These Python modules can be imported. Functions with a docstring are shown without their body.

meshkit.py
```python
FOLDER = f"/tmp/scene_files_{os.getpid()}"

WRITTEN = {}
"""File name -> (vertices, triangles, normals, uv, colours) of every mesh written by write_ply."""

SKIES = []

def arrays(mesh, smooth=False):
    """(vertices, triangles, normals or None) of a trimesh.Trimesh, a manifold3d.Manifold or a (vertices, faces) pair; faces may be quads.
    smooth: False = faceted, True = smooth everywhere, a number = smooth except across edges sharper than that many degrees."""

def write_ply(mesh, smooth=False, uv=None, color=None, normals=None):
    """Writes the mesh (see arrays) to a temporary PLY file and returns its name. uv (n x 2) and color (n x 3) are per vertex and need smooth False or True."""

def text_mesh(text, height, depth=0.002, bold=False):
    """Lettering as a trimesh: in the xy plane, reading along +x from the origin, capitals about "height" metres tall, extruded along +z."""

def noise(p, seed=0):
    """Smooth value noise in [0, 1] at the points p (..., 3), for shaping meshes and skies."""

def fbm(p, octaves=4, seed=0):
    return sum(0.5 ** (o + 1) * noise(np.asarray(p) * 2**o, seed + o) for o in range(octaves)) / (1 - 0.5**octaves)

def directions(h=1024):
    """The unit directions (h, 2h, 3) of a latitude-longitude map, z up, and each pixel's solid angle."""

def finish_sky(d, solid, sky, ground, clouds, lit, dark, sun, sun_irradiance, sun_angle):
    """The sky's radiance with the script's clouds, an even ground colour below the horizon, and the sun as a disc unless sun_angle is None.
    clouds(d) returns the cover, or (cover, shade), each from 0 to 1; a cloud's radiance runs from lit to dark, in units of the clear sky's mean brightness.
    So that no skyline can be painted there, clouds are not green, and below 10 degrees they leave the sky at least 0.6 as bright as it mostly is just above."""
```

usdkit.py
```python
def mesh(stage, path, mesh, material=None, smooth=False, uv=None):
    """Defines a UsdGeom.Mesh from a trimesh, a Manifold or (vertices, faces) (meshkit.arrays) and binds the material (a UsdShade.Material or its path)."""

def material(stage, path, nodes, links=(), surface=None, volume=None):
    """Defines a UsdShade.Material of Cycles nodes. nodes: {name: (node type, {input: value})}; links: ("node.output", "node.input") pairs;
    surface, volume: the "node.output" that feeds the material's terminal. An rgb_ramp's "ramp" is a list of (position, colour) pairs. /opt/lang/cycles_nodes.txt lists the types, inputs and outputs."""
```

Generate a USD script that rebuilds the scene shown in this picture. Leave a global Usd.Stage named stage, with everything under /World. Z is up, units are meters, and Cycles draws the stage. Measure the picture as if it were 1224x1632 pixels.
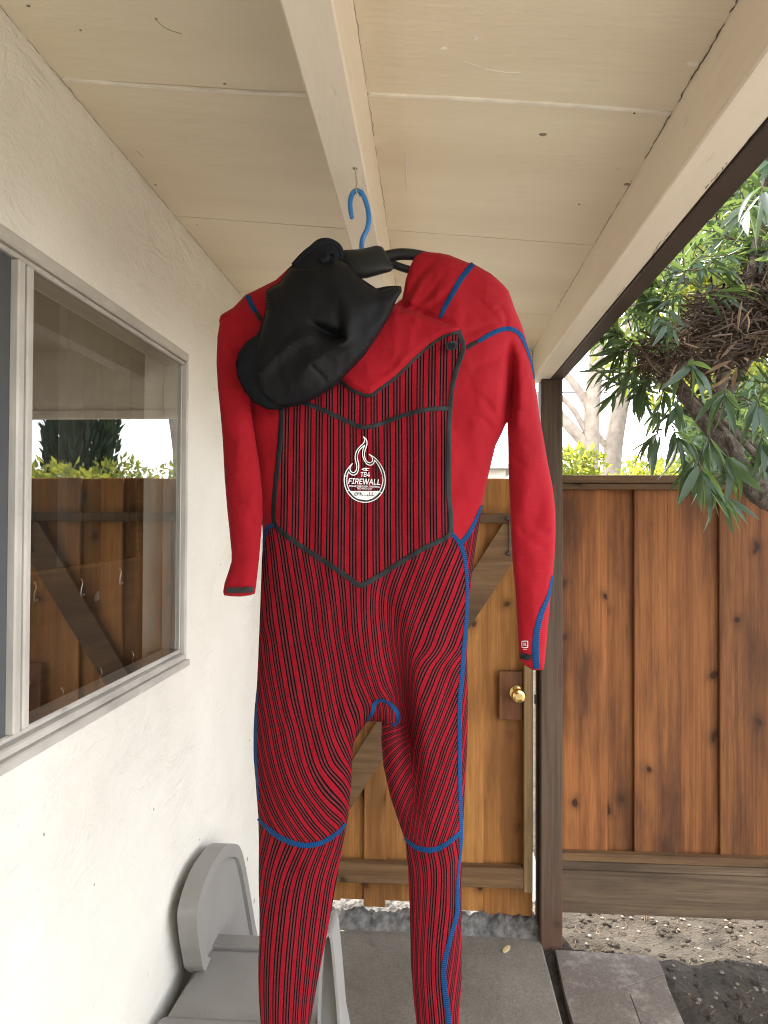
import math, random, numpy as np, trimesh, usdkit, meshkit
from pxr import Usd, UsdGeom, UsdLux, UsdShade, Gf, Sdf
from scipy import sparse
from scipy.sparse.linalg import spsolve
from scipy.ndimage import map_coordinates, gaussian_filter, distance_transform_edt
from scipy.interpolate import RBFInterpolator
from scipy.spatial import Delaunay
import shapely
from shapely.geometry import Polygon, LineString, Point
from shapely.ops import unary_union

stage = Usd.Stage.CreateInMemory()
UsdGeom.SetStageUpAxis(stage, UsdGeom.Tokens.z); UsdGeom.SetStageMetersPerUnit(stage, 1.0)
UsdGeom.Xform.Define(stage, '/World'); UsdGeom.Scope.Define(stage, '/World/Looks')
# ------------------------------------------------------------------ camera, sky, sun, exposure
EXPOSURE = 1.8
SKY_STRENGTH = 0.15
SUN_INTENSITY = 1.0
SUN_AZ, SUN_EL = math.radians(-25.0), math.radians(57.0)      # azimuth from +Y towards +X
FPX, EYE = 1131.0, np.array([0.0, 0.0, 1.65])
_y, _p, _r = math.atan(75/FPX), math.radians(0.86), math.radians(0.25)
fwd = np.array([-math.sin(_y)*math.cos(_p), math.cos(_y)*math.cos(_p), math.sin(_p)])
rt0 = np.array([math.cos(_y), math.sin(_y), 0.0]); up0 = np.cross(rt0, fwd)
rt = rt0*math.cos(_r) + up0*math.sin(_r); upv = up0*math.cos(_r) - rt0*math.sin(_r)
cam = UsdGeom.Camera.Define(stage, '/World/camera')
cam.CreateHorizontalApertureAttr(36.0); cam.CreateVerticalApertureAttr(48.0)
cam.CreateFocalLengthAttr(36.0*FPX/1224.0); cam.CreateClippingRangeAttr(Gf.Vec2f(0.02, 500))
cam.CreateExposureAttr(EXPOSURE)
M = Gf.Matrix4d(*[float(x) for x in (*rt, 0, *upv, 0, *(-fwd), 0, *EYE, 1)])
cam.AddTransformOp().Set(M)
T = Sdf.ValueTypeNames
def mat(name, nodes, links=(), surface=None, volume=None):
    return usdkit.material(stage, '/World/Looks/' + name, nodes, links, surface, volume)
dome = UsdLux.DomeLight.Define(stage, '/World/sky')
skym = mat('sky_look', {
    'sky': ('sky_texture', {'sky_type': 'single_scattering', 'sun_disc': False, 'sun_elevation': SUN_EL, 'sun_rotation': SUN_AZ, 'altitude': 50.0}),
    'tc': ('texture_coordinate', {}), 'map': ('mapping', {'scale': (1.0, 1.0, 2.6)}),
    'n': ('noise_texture', {'scale': 2.2, 'detail': 6.0, 'roughness': 0.6}),
    'r': ('rgb_ramp', {'ramp': [(0.36, (0, 0, 0)), (0.62, (1, 1, 1))]}),
    'cl': ('mix_color', {'b': (11.0, 11.0, 11.2), 'use_clamp': False}),
    'bg': ('background_shader', {'strength': SKY_STRENGTH})},
    [('tc.generated', 'map.vector'), ('map.vector', 'n.vector'), ('n.fac', 'r.fac'), ('r.color', 'cl.fac'), ('sky.color', 'cl.a'), ('cl.result', 'bg.color')], surface='bg.background')
UsdShade.MaterialBindingAPI.Apply(dome.GetPrim()).Bind(skym)
dome.GetPrim().SetCustomDataByKey('kind', 'structure')
sun = UsdLux.DistantLight.Define(stage, '/World/sun')
sun.CreateNormalizeAttr(True); sun.CreateIntensityAttr(SUN_INTENSITY); sun.CreateAngleAttr(0.5); sun.CreateColorAttr(Gf.Vec3f(1.0, 0.94, 0.84))
sd = np.array([math.sin(SUN_AZ)*math.cos(SUN_EL), math.cos(SUN_AZ)*math.cos(SUN_EL), math.sin(SUN_EL)])
_x = np.cross([0, 0, 1.0], sd); _x /= np.linalg.norm(_x); _yy = np.cross(sd, _x)
sun.AddTransformOp().Set(Gf.Matrix4d(*[float(v) for v in (*_x, 0, *_yy, 0, *sd, 0, 0, 0, 20, 1)]))

# ------------------------------------------------------------------ helpers
rng = np.random.default_rng(7)
def at(u, v, Y):
    """the point at depth Y seen at photograph pixel (u, v); arrays allowed"""
    u, v, Y = np.broadcast_arrays(np.asarray(u, float), np.asarray(v, float), np.asarray(Y, float))
    d = fwd + ((u-612)/FPX)[..., None]*rt - ((v-816)/FPX)[..., None]*upv
    return EYE + d*(Y/d[..., 1])[..., None]
def at_x(u, v, X):
    d = fwd + (u-612)/FPX*rt - (v-816)/FPX*upv
    return EYE + d*(X/d[0])
def at_z(u, v, Z):
    d = fwd + (u-612)/FPX*rt - (v-816)/FPX*upv
    return EYE + d*((Z-EYE[2])/d[2])
def project(P):
    q = np.asarray(P, float) - EYE
    z = q @ fwd
    return 612 + FPX*(q @ rt)/z, 816 - FPX*(q @ upv)/z, z
used = {}
def numbered(parent, name):
    k = used.get((parent, name), 0); used[(parent, name)] = k+1
    return f'{parent}/{name}' if k == 0 else f'{parent}/{name}_{k:03d}'
def ppath(parent):
    return '/World' if parent is None else (parent if isinstance(parent, str) else str(parent.GetPath()))
def tag(p, label=None, cat=None, group=None, kind=None):
    for k, v in (('label', label), ('category', cat), ('group', group), ('kind', kind)):
        if v: p.SetCustomDataByKey(k, v)
    return p
def obj(name, mesh, material, parent=None, smooth=False, uv=None, label=None, cat=None, group=None, kind=None):
    if isinstance(mesh, (list,)): mesh = trimesh.util.concatenate(mesh)
    m = usdkit.mesh(stage, numbered(ppath(parent), name), mesh, material, smooth, uv)
    return tag(m.GetPrim(), label, cat, group, kind)
def thing(name, label=None, cat=None, group=None, kind=None, parent=None):
    x = UsdGeom.Xform.Define(stage, numbered(ppath(parent), name))
    return tag(x.GetPrim(), label, cat, group, kind)
def cbox(x0, x1, y0, y1, z0, z1, c=0.002):
    c = min(c, abs(x1-x0)*.3, abs(y1-y0)*.3, abs(z1-z0)*.3)
    P = []
    for sx in (0, 1):
        for sy in (0, 1):
            for sz in (0, 1):
                X, Y, Z = (x1 if sx else x0), (y1 if sy else y0), (z1 if sz else z0)
                dx, dy, dz = (-c if sx else c), (-c if sy else c), (-c if sz else c)
                P += [(X, Y+dy, Z+dz), (X+dx, Y, Z+dz), (X+dx, Y+dy, Z)]
    return trimesh.convex.convex_hull(np.array(P))
def hullbox(P, r=None):
    return trimesh.convex.convex_hull(np.array(P))
def smooth_path(P, n=12):
    P = np.asarray(P, float)
    if len(P) < 3:
        t = np.linspace(0, 1, n)[:, None]; return P[0]*(1-t) + P[-1]*t
    t = np.concatenate([[0], np.cumsum(np.sqrt(np.linalg.norm(np.diff(P[:, :3] if P.shape[1] > 2 else P, axis=0), axis=1)))])
    from scipy.interpolate import PchipInterpolator, CubicSpline
    tt = np.linspace(0, t[-1], n*(len(P)-1)+1)
    # Catmull-Rom style tangents
    m = np.gradient(P, t, axis=0)
    from scipy.interpolate import CubicHermiteSpline
    return CubicHermiteSpline(t, P, m)(tt)
def tube(P, R, seg=10, caps=True):
    P = np.asarray(P, float); n = len(P); R = np.broadcast_to(np.asarray(R, float), (n,))
    Tn = np.gradient(P, axis=0); Tn /= np.maximum(np.linalg.norm(Tn, axis=1, keepdims=True), 1e-9)
    a = np.array([0, 0, 1.0]) if abs(Tn[0, 2]) < .9 else np.array([1.0, 0, 0])
    N = np.cross(Tn[0], a); N /= np.linalg.norm(N); rings = []
    for i in range(n):
        N = N - Tn[i]*(N @ Tn[i]); N /= max(np.linalg.norm(N), 1e-9); Bn = np.cross(Tn[i], N)
        th = np.arange(seg)*2*math.pi/seg
        rings.append(P[i] + R[i]*(np.cos(th)[:, None]*N + np.sin(th)[:, None]*Bn))
    V = np.vstack(rings); F = []
    for i in range(n-1):
        for j in range(seg):
            a, b = i*seg+j, i*seg+(j+1) % seg
            F += [(a, b, b+seg), (a, b+seg, a+seg)]
    if caps:
        V = np.vstack([V, P[0], P[-1]]); c0, c1 = len(V)-2, len(V)-1
        for j in range(seg):
            F += [(c0, (j+1) % seg, j), (c1, (n-1)*seg+j, (n-1)*seg+(j+1) % seg)]
    return trimesh.Trimesh(V, np.array(F), process=False)

# ------------------------------------------------------------------ materials
def paint(name, col, col2, scale=3.0, rough=0.6, bump=0.2, bscale=60.0, bdist=0.004, dirt=None, dirtscale=9.0, spec=0.4, mapscale=(1, 1, 1)):
    n = {'tc': ('texture_coordinate', {}), 'mp': ('mapping', {'scale': mapscale}),
         'n': ('noise_texture', {'scale': scale, 'detail': 5.0, 'roughness': 0.6}),
         'r': ('rgb_ramp', {'ramp': [(0.3, col), (0.7, col2)]}),
         'd': ('noise_texture', {'scale': dirtscale, 'detail': 8.0, 'roughness': 0.72}),
         'dr': ('rgb_ramp', {'ramp': [(0.62, (0, 0, 0)), (0.8, (1, 1, 1))]}),
         'dm': ('mix_color', {'b': dirt or col}),
         'b': ('noise_texture', {'scale': bscale, 'detail': 5.0, 'roughness': 0.6}),
         'bp': ('bump', {'strength': bump, 'distance': bdist}),
         'p': ('principled_bsdf', {'roughness': rough, 'specular_ior_level': spec})}
    l = [('tc.object', 'mp.vector'), ('mp.vector', 'n.vector'), ('mp.vector', 'd.vector'), ('mp.vector', 'b.vector'), ('n.fac', 'r.fac'), ('r.color', 'dm.a'), ('d.fac', 'dr.fac'), ('dr.color', 'dm.fac'), ('dm.result', 'p.base_color'), ('b.fac', 'bp.height'), ('bp.normal', 'p.normal')]
    return mat(name, n, l, 'p.BSDF')
def plain(name, col, rough=0.5, metal=0.0, spec=0.5, bump=0.0, bscale=200., bdist=.002, **kw):
    n = {'p': ('principled_bsdf', {'base_color': col, 'roughness': rough, 'metallic': metal, 'specular_ior_level': spec, **kw}),
         'tc': ('texture_coordinate', {}), 'n': ('noise_texture', {'scale': bscale, 'detail': 3.0}), 'b': ('bump', {'strength': max(bump, 0.001), 'distance': bdist}),
         'v': ('noise_texture', {'scale': 14.0, 'detail': 4.0}), 'r': ('rgb_ramp', {'ramp': [(0.3, tuple(c*.86 for c in col)), (0.7, tuple(min(1, c*1.1) for c in col))]})}
    return mat(name, n, [('tc.object', 'n.vector'), ('tc.object', 'v.vector'), ('v.fac', 'r.fac'), ('r.color', 'p.base_color'), ('n.fac', 'b.height'), ('b.normal', 'p.normal')], 'p.BSDF')
def wood(name, dark, light, along='z', knots=True, stain=None, rough=0.72, vary=0.35):
    s = {'z': (48, 48, 1.3), 'x': (1.3, 48, 48), 'y': (48, 1.3, 48)}[along]
    ks = {'z': (5.5, 4.2, 1.0), 'x': (4.2, 5.5, 1.0), 'y': (4.2, 5.5, 1.0)}[along]
    ss = {'z': (6, 6, 1.0), 'x': (1.0, 6, 6), 'y': (6, 1, 6)}[along]
    n = {'tc': ('texture_coordinate', {}), 'oi': ('object_info', {}), 'sh': ('vector_math', {'math_type': 'scale', 'vector1': (13.0, 7.0, 5.0)}), 'ad': ('vector_math', {'math_type': 'add'}),
         'm1': ('mapping', {'scale': s}), 'm2': ('mapping', {'scale': ks}), 'm3': ('mapping', {'scale': ss}),
         'g': ('noise_texture', {'scale': 1.0, 'detail': 7.0, 'roughness': 0.7, 'distortion': 0.35}),
         'gr': ('rgb_ramp', {'ramp': [(0.28, dark), (0.47, tuple(.5*(a+b) for a, b in zip(dark, light))), (0.58, light), (0.75, tuple(c*.82 for c in light))]}),
         'f': ('noise_texture', {'scale': 6.0, 'detail': 3.0, 'roughness': 0.7}),
         'fm': ('mix_color', {'blend_type': 'multiply', 'fac': 0.35}),
         'fr': ('rgb_ramp', {'ramp': [(0.3, (0.55, 0.5, 0.45)), (0.6, (1, 1, 1))]}),
         'k': ('voronoi_texture', {'dimensions': '2D', 'scale': 1.0, 'randomness': 1.0}), 'ksep': ('separate_xyz', {}), 'kcom': ('combine_xyz', {}),
         'kr': ('rgb_ramp', {'ramp': [(0.0, (1, 1, 1)), (0.05, (0.95, 0.95, 0.95)), (0.075, (0.45, 0.45, 0.45)), (0.16, (0.12, 0.12, 0.12)), (0.26, (0, 0, 0))]}),
         'kc': ('separate_xyz', {}), 'kg': ('math', {'math_type': 'greater_than', 'value2': 0.62}), 'kx': ('mix_color', {'a': (0, 0, 0)}), 'kw': ('noise_texture', {'scale': 9.0, 'detail': 2.0}), 'kv': ('vector_math', {'math_type': 'multiply_add', 'vector2': (0.05, 0.09, 0.0)}), 'km': ('mix_color', {'b': tuple(c*.22 for c in dark)}),
         'st': ('noise_texture', {'scale': 1.0, 'detail': 5.0, 'roughness': 0.65}),
         'sr': ('rgb_ramp', {'ramp': [(0.46, (0, 0, 0)), (0.66, (0.9, 0.9, 0.9))]}),
         'sm': ('mix_color', {'b': stain or tuple(c*.5 for c in dark)}),
         'vr': ('rgb_ramp', {'ramp': [(0.0, (1-vary, 1-vary, 1-vary)), (1.0, (1+vary*.5, 1+vary*.4, 1+vary*.3))]}),
         'vm': ('mix_color', {'blend_type': 'multiply', 'fac': 1.0, 'use_clamp': False}),
         'b': ('bump', {'strength': 0.35, 'distance': 0.004}),
         'p': ('principled_bsdf', {'roughness': rough, 'specular_ior_level': 0.25})}
    if not knots: n['km'][1]['fac'] = 0.0
    l = [('oi.random', 'sh.scale'), ('tc.object', 'ad.vector1'), ('sh.vector', 'ad.vector2'), ('ad.vector', 'm1.vector'), ('ad.vector', 'ksep.vector'), ('ksep.%s' % ('y' if along == 'y' else 'x'), 'kcom.x'), ('ksep.z', 'kcom.y'), ('kcom.vector', 'kw.vector'), ('kw.color', 'kv.vector1'), ('kcom.vector', 'kv.vector3'), ('kv.vector', 'm2.vector'), ('ad.vector', 'm3.vector'), ('m1.vector', 'g.vector'), ('m1.vector', 'f.vector'),
         ('g.fac', 'gr.fac'), ('f.fac', 'fr.fac'), ('gr.color', 'fm.a'), ('fr.color', 'fm.b'), ('m2.vector', 'k.vector'), ('k.distance', 'kr.fac'), ('fm.result', 'km.a'), ('m3.vector', 'st.vector'), ('st.fac', 'sr.fac'), ('sr.color', 'sm.fac'), ('km.result', 'sm.a'),
         ('oi.random', 'vr.fac'), ('sm.result', 'vm.a'), ('vr.color', 'vm.b'), ('vm.result', 'p.base_color'), ('g.fac', 'b.height'), ('b.normal', 'p.normal')]
    if knots: l += [('k.color', 'kc.vector'), ('kc.x', 'kg.value1'), ('kg.value', 'kx.fac'), ('kr.color', 'kx.b'), ('kx.result', 'km.fac')]
    return mat(name, n, l, 'p.BSDF')
def stucco(name):
    n = {'tc': ('texture_coordinate', {}), 'm': ('mapping', {'scale': (1, 0.8, 1.6), 'rotation': (0.5, 0, 0)}),
         'n': ('noise_texture', {'scale': 2.5, 'detail': 5.0, 'roughness': 0.6}), 'r': ('rgb_ramp', {'ramp': [(0.3, (0.72, 0.68, 0.595)), (0.7, (0.79, 0.75, 0.665))]}),
         't': ('noise_texture', {'scale': 7.0, 'detail': 7.0, 'roughness': 0.62, 'distortion': 1.4}), 'f': ('noise_texture', {'scale': 120.0, 'detail': 3.0}),
         'pa': ('noise_texture', {'scale': 2.0, 'detail': 2.0}), 'pr': ('rgb_ramp', {'ramp': [(0.42, (0.22, 0.22, 0.22)), (0.58, (1, 1, 1))]}),
         'tm': ('mix_color', {'blend_type': 'multiply', 'fac': 1.0}),
         'd': ('noise_texture', {'scale': 26.0, 'detail': 6.0, 'roughness': 0.75}), 'dr': ('rgb_ramp', {'ramp': [(0.66, (0, 0, 0)), (0.76, (0.8, 0.8, 0.8))]}), 'dm': ('mix_color', {'b': (0.33, 0.28, 0.22)}),
         'b1': ('bump', {'strength': 0.6, 'distance': 0.025}), 'b2': ('bump', {'strength': 0.4, 'distance': 0.004}),
         'p': ('principled_bsdf', {'roughness': 0.75, 'specular_ior_level': 0.25})}
    l = [('tc.object', 'm.vector'), ('m.vector', 't.vector'), ('tc.object', 'n.vector'), ('tc.object', 'f.vector'), ('tc.object', 'pa.vector'), ('tc.object', 'd.vector'), ('pa.fac', 'pr.fac'), ('t.fac', 'tm.a'), ('pr.color', 'tm.b'),
         ('n.fac', 'r.fac'), ('r.color', 'dm.a'), ('d.fac', 'dr.fac'), ('dr.color', 'dm.fac'), ('dm.result', 'p.base_color'), ('tm.result', 'b1.height'), ('f.fac', 'b2.height'), ('b1.normal', 'b2.normal'), ('b2.normal', 'p.normal')]
    return mat(name, n, l, 'p.BSDF')
def leafmat(name, ca, cb, trans, rough=0.38, mixf=0.42):
    n = {'oi': ('geometry', {}), 'r': ('rgb_ramp', {'ramp': [(0.0, ca), (0.6, tuple(.5*(a+b) for a, b in zip(ca, cb))), (1.0, cb)]}),
         'p': ('principled_bsdf', {'roughness': rough, 'specular_ior_level': 0.5}), 't': ('translucent_bsdf', {'color': trans}), 'm': ('mix_closure', {'fac': mixf})}
    return mat(name, n, [('oi.random_per_island', 'r.fac'), ('r.color', 'p.base_color'), ('p.BSDF', 'm.closure1'), ('t.BSDF', 'm.closure2')], 'm.closure')

STUCCO = stucco('white_stucco')
CEIL = paint('cream_ceiling_paint', (0.70, 0.605, 0.445), (0.79, 0.70, 0.535), 2.6, 0.5, 0.35, 30.0, 0.004, dirt=(0.54, 0.45, 0.32), dirtscale=4.0, mapscale=(.45, 2.0, 1))
BEAM = paint('cream_beam_paint', (0.74, 0.65, 0.52), (0.81, 0.72, 0.585), 5.0, 0.5, 0.35, 14.0, 0.005, dirt=(0.40, 0.32, 0.24), dirtscale=18.0, mapscale=(3, .5, 3))
CRACK = plain('crack_dark', (0.06, 0.045, 0.033), 0.9)
SPOT = plain('bare_spot', (0.27, 0.21, 0.15), 0.9)
CHIP = plain('paint_chip_cream', (0.80, 0.74, 0.64), 0.7)
FASCIA = paint('dark_brown_fascia_paint', (0.045, 0.032, 0.026), (0.06, 0.043, 0.034), 6.0, 0.55, 0.3, 50.0, 0.003, dirt=(0.10, 0.08, 0.06), dirtscale=25.0)
ROOF = plain('roof_shingle', (0.12, 0.10, 0.09), 0.9)
ROOFN = plain('light_grey_roof', (0.42, 0.40, 0.37), 0.9)
ALU = paint('aluminium_frame', (0.36, 0.335, 0.295), (0.52, 0.485, 0.43), 20.0, 0.42, 0.1, 90.0, 0.001, dirt=(0.20, 0.17, 0.14), dirtscale=30.0, spec=0.7, mapscale=(2, .4, .4))
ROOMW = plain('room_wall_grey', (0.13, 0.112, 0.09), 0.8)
GLASS = mat('window_glass', {'f': ('fresnel', {'IOR': 2.9}), 'ge': ('geometry', {}), 'inv': ('math', {'math_type': 'subtract', 'value1': 1.0}), 'mu': ('math', {'math_type': 'multiply'}), 't': ('transparent_bsdf', {'color': (0.86, 0.87, 0.865)}), 'g': ('glossy_bsdf', {'roughness': 0.0, 'color': (1, 1, 1)}), 'm': ('mix_closure', {})},
            [('ge.backfacing', 'inv.value2'), ('f.fac', 'mu.value1'), ('inv.value', 'mu.value2'), ('mu.value', 'm.fac'), ('t.BSDF', 'm.closure1'), ('g.BSDF', 'm.closure2')], 'm.closure')
SCREEN = mat('insect_screen', {'t': ('transparent_bsdf', {}), 'd': ('principled_bsdf', {'base_color': (0.05, 0.05, 0.05), 'roughness': 0.6}), 'm': ('mix_closure', {'fac': 0.72})}, [('t.BSDF', 'm.closure1'), ('d.BSDF', 'm.closure2')], 'm.closure')
FENCE = wood('fence_redwood', (0.155, 0.052, 0.015), (0.31, 0.120, 0.036), 'z', stain=(0.066, 0.026, 0.011), vary=0.42)
GATEW = wood('gate_cedar', (0.225, 0.086, 0.020), (0.39, 0.180, 0.050), 'z', stain=(0.15, 0.062, 0.017), vary=0.3)
RAILX = wood('rail_brown', (0.085, 0.044, 0.018), (0.165, 0.094, 0.042), 'x', stain=(0.06, 0.034, 0.017), vary=0.2)
KICK = wood('kickboard_weathered', (0.075, 0.048, 0.028), (0.165, 0.112, 0.066), 'x', stain=(0.055, 0.036, 0.022), vary=0.2)
RAILZ = wood('stile_brown', (0.12, 0.070, 0.030), (0.22, 0.14, 0.062), 'z', knots=False, vary=0.2)
POST = wood('post_weathered', (0.048, 0.031, 0.021), (0.105, 0.072, 0.047), 'z', stain=(0.080, 0.040, 0.023), vary=0.1)
PLATE = wood('knob_plate', (0.13, 0.05, 0.02), (0.24, 0.10, 0.04), 'z', knots=False)
BRASS = plain('brass', (0.72, 0.52, 0.22), 0.16, 1.0)
STEEL = plain('steel', (0.62, 0.58, 0.52), 0.25, 1.0)
IRON = plain('dark_iron', (0.05, 0.045, 0.04), 0.5, 0.6)
def slabmat(name, a, b, stain, pale, plo=.56, phi=.7, pscale=5.0):
    n = {'tc': ('texture_coordinate', {}), 'n': ('noise_texture', {'scale': 2.2, 'detail': 6.0, 'roughness': 0.65}), 'r': ('rgb_ramp', {'ramp': [(0.32, a), (0.68, b)]}),
         's': ('noise_texture', {'scale': 1.7, 'detail': 7.0, 'roughness': 0.7, 'distortion': 0.8}), 'sr': ('rgb_ramp', {'ramp': [(0.5, (0, 0, 0)), (0.75, (0.8, 0.8, 0.8))]}), 'sm': ('mix_color', {'b': stain}),
         'pn': ('noise_texture', {'scale': pscale, 'detail': 9.0, 'roughness': 0.75}), 'pr': ('rgb_ramp', {'ramp': [(plo, (0, 0, 0)), (phi, (0.85, 0.85, 0.85))]}), 'pm': ('mix_color', {'b': pale}),
         'v': ('voronoi_texture', {'scale': 170.0}), 'vr': ('rgb_ramp', {'ramp': [(0.0, (0.72, 0.72, 0.72)), (0.35, (0.95, 0.95, 0.95)), (0.8, (1.18, 1.16, 1.12))]}), 'vm': ('mix_color', {'blend_type': 'multiply', 'fac': 0.8, 'use_clamp': False}),
         'f': ('noise_texture', {'scale': 420.0, 'detail': 3.0}), 'm': ('noise_texture', {'scale': 24.0, 'detail': 7.0, 'roughness': 0.7}), 'b1': ('bump', {'strength': 0.5, 'distance': 0.008}), 'b2': ('bump', {'strength': 0.5, 'distance': 0.002}),
         'p': ('principled_bsdf', {'roughness': 0.88, 'specular_ior_level': 0.2})}
    l = [('tc.object', k + '.vector') for k in ('n', 's', 'pn', 'v', 'f', 'm')] + [('n.fac', 'r.fac'), ('r.color', 'sm.a'), ('s.fac', 'sr.fac'), ('sr.color', 'sm.fac'), ('sm.result', 'pm.a'), ('pn.fac', 'pr.fac'), ('pr.color', 'pm.fac'), ('v.color', 'vr.fac'), ('pm.result', 'vm.a'), ('vr.color', 'vm.b'), ('vm.result', 'p.base_color'),
         ('m.fac', 'b1.height'), ('f.fac', 'b2.height'), ('b1.normal', 'b2.normal'), ('b2.normal', 'p.normal')]
    return mat(name, n, l, 'p.BSDF')
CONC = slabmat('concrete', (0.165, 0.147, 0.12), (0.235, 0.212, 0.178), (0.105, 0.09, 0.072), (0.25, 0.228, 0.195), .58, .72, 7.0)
PAVER = slabmat('grey_purple_paver', (0.155, 0.128, 0.108), (0.20, 0.17, 0.145), (0.11, 0.09, 0.076), (0.31, 0.28, 0.24), .50, .62, 6.0)
RUBBLE = paint('broken_concrete', (0.05, 0.046, 0.042), (0.22, 0.207, 0.19), 26.0, 0.95, 0.8, 90.0, 0.01, dirt=(0.03, 0.028, 0.025), dirtscale=14.0)
DIRT = paint('dirt', (0.042, 0.034, 0.025), (0.11, 0.089, 0.065), 9.0, 0.95, 0.9, 70.0, 0.03, dirt=(0.15, 0.125, 0.092), dirtscale=30.0)
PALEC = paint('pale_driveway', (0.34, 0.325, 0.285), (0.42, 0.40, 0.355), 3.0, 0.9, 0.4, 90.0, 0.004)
PEB = plain('pebble_grey', (0.20, 0.175, 0.14), 0.9)
PLASTIC = paint('grey_moulded_plastic', (0.215, 0.203, 0.182), (0.255, 0.243, 0.222), 6.0, 0.45, 0.12, 160.0, 0.001, dirt=(0.11, 0.098, 0.08), dirtscale=16.0, spec=0.5)
BARK = paint('grey_brown_bark', (0.055, 0.040, 0.029), (0.20, 0.155, 0.115), 34.0, 0.9, 1.0, 60.0, 0.03, dirt=(0.05, 0.04, 0.03), dirtscale=30.0)
TWIG = paint('dead_twig', (0.030, 0.019, 0.012), (0.115, 0.075, 0.046), 12.0, 0.9, 0.2, 100.0, 0.002)
PALEBARK = paint('pale_bark', (0.22, 0.18, 0.14), (0.36, 0.30, 0.24), 8.0, 0.9, 0.4, 40.0, 0.01)
LEAF = leafmat('oleander_leaf', (0.034, 0.062, 0.040), (0.095, 0.125, 0.092), (0.20, 0.285, 0.06), 0.34, 0.37)
DRYLEAF = leafmat('dry_leaf', (0.19, 0.12, 0.065), (0.36, 0.27, 0.175), (0.25, 0.15, 0.07), 0.75, 0.18)
DARKDRY = leafmat('dark_dead_leaf', (0.05, 0.03, 0.02), (0.14, 0.09, 0.055), (0.10, 0.05, 0.02), 0.8, 0.15)
YLEAF = leafmat('yellow_green_leaf', (0.09, 0.13, 0.02), (0.20, 0.22, 0.035), (0.45, 0.45, 0.06), 0.5, 0.5)
CYP = leafmat('cypress_foliage', (0.022, 0.045, 0.022), (0.05, 0.085, 0.042), (0.05, 0.09, 0.03), 0.7, 0.2)
YBROWN = plain('fallen_leaf', (0.62, 0.50, 0.26), 0.7)
REDFAB = mat('red_neoprene_jersey', {
    'tc': ('texture_coordinate', {}), 'v': ('noise_texture', {'scale': 7.0, 'detail': 4.0}), 'r': ('rgb_ramp', {'ramp': [(0.3, (0.255, 0.004, 0.0095)), (0.7, (0.315, 0.0055, 0.013))]}),
    'mp': ('mapping', {'scale': (60, 60, 900)}), 'w': ('noise_texture', {'scale': 1.0, 'detail': 1.0}), 'b': ('bump', {'strength': 0.45, 'distance': 0.0014}),
    'n2': ('noise_texture', {'scale': 22.0, 'detail': 3.0}), 'b2': ('bump', {'strength': 0.12, 'distance': 0.006}),
    'p': ('principled_bsdf', {'roughness': 0.8, 'specular_ior_level': 0.18, 'sheen_weight': 0.12, 'sheen_roughness': 0.45, 'sheen_tint': (1, 0.25, 0.25)})},
    [('tc.object', 'v.vector'), ('v.fac', 'r.fac'), ('r.color', 'p.base_color'), ('tc.object', 'mp.vector'), ('mp.vector', 'w.vector'), ('w.fac', 'b.height'), ('tc.object', 'n2.vector'), ('n2.fac', 'b2.height'), ('b2.normal', 'b.normal'), ('b.normal', 'p.normal')], 'p.BSDF')
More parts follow.
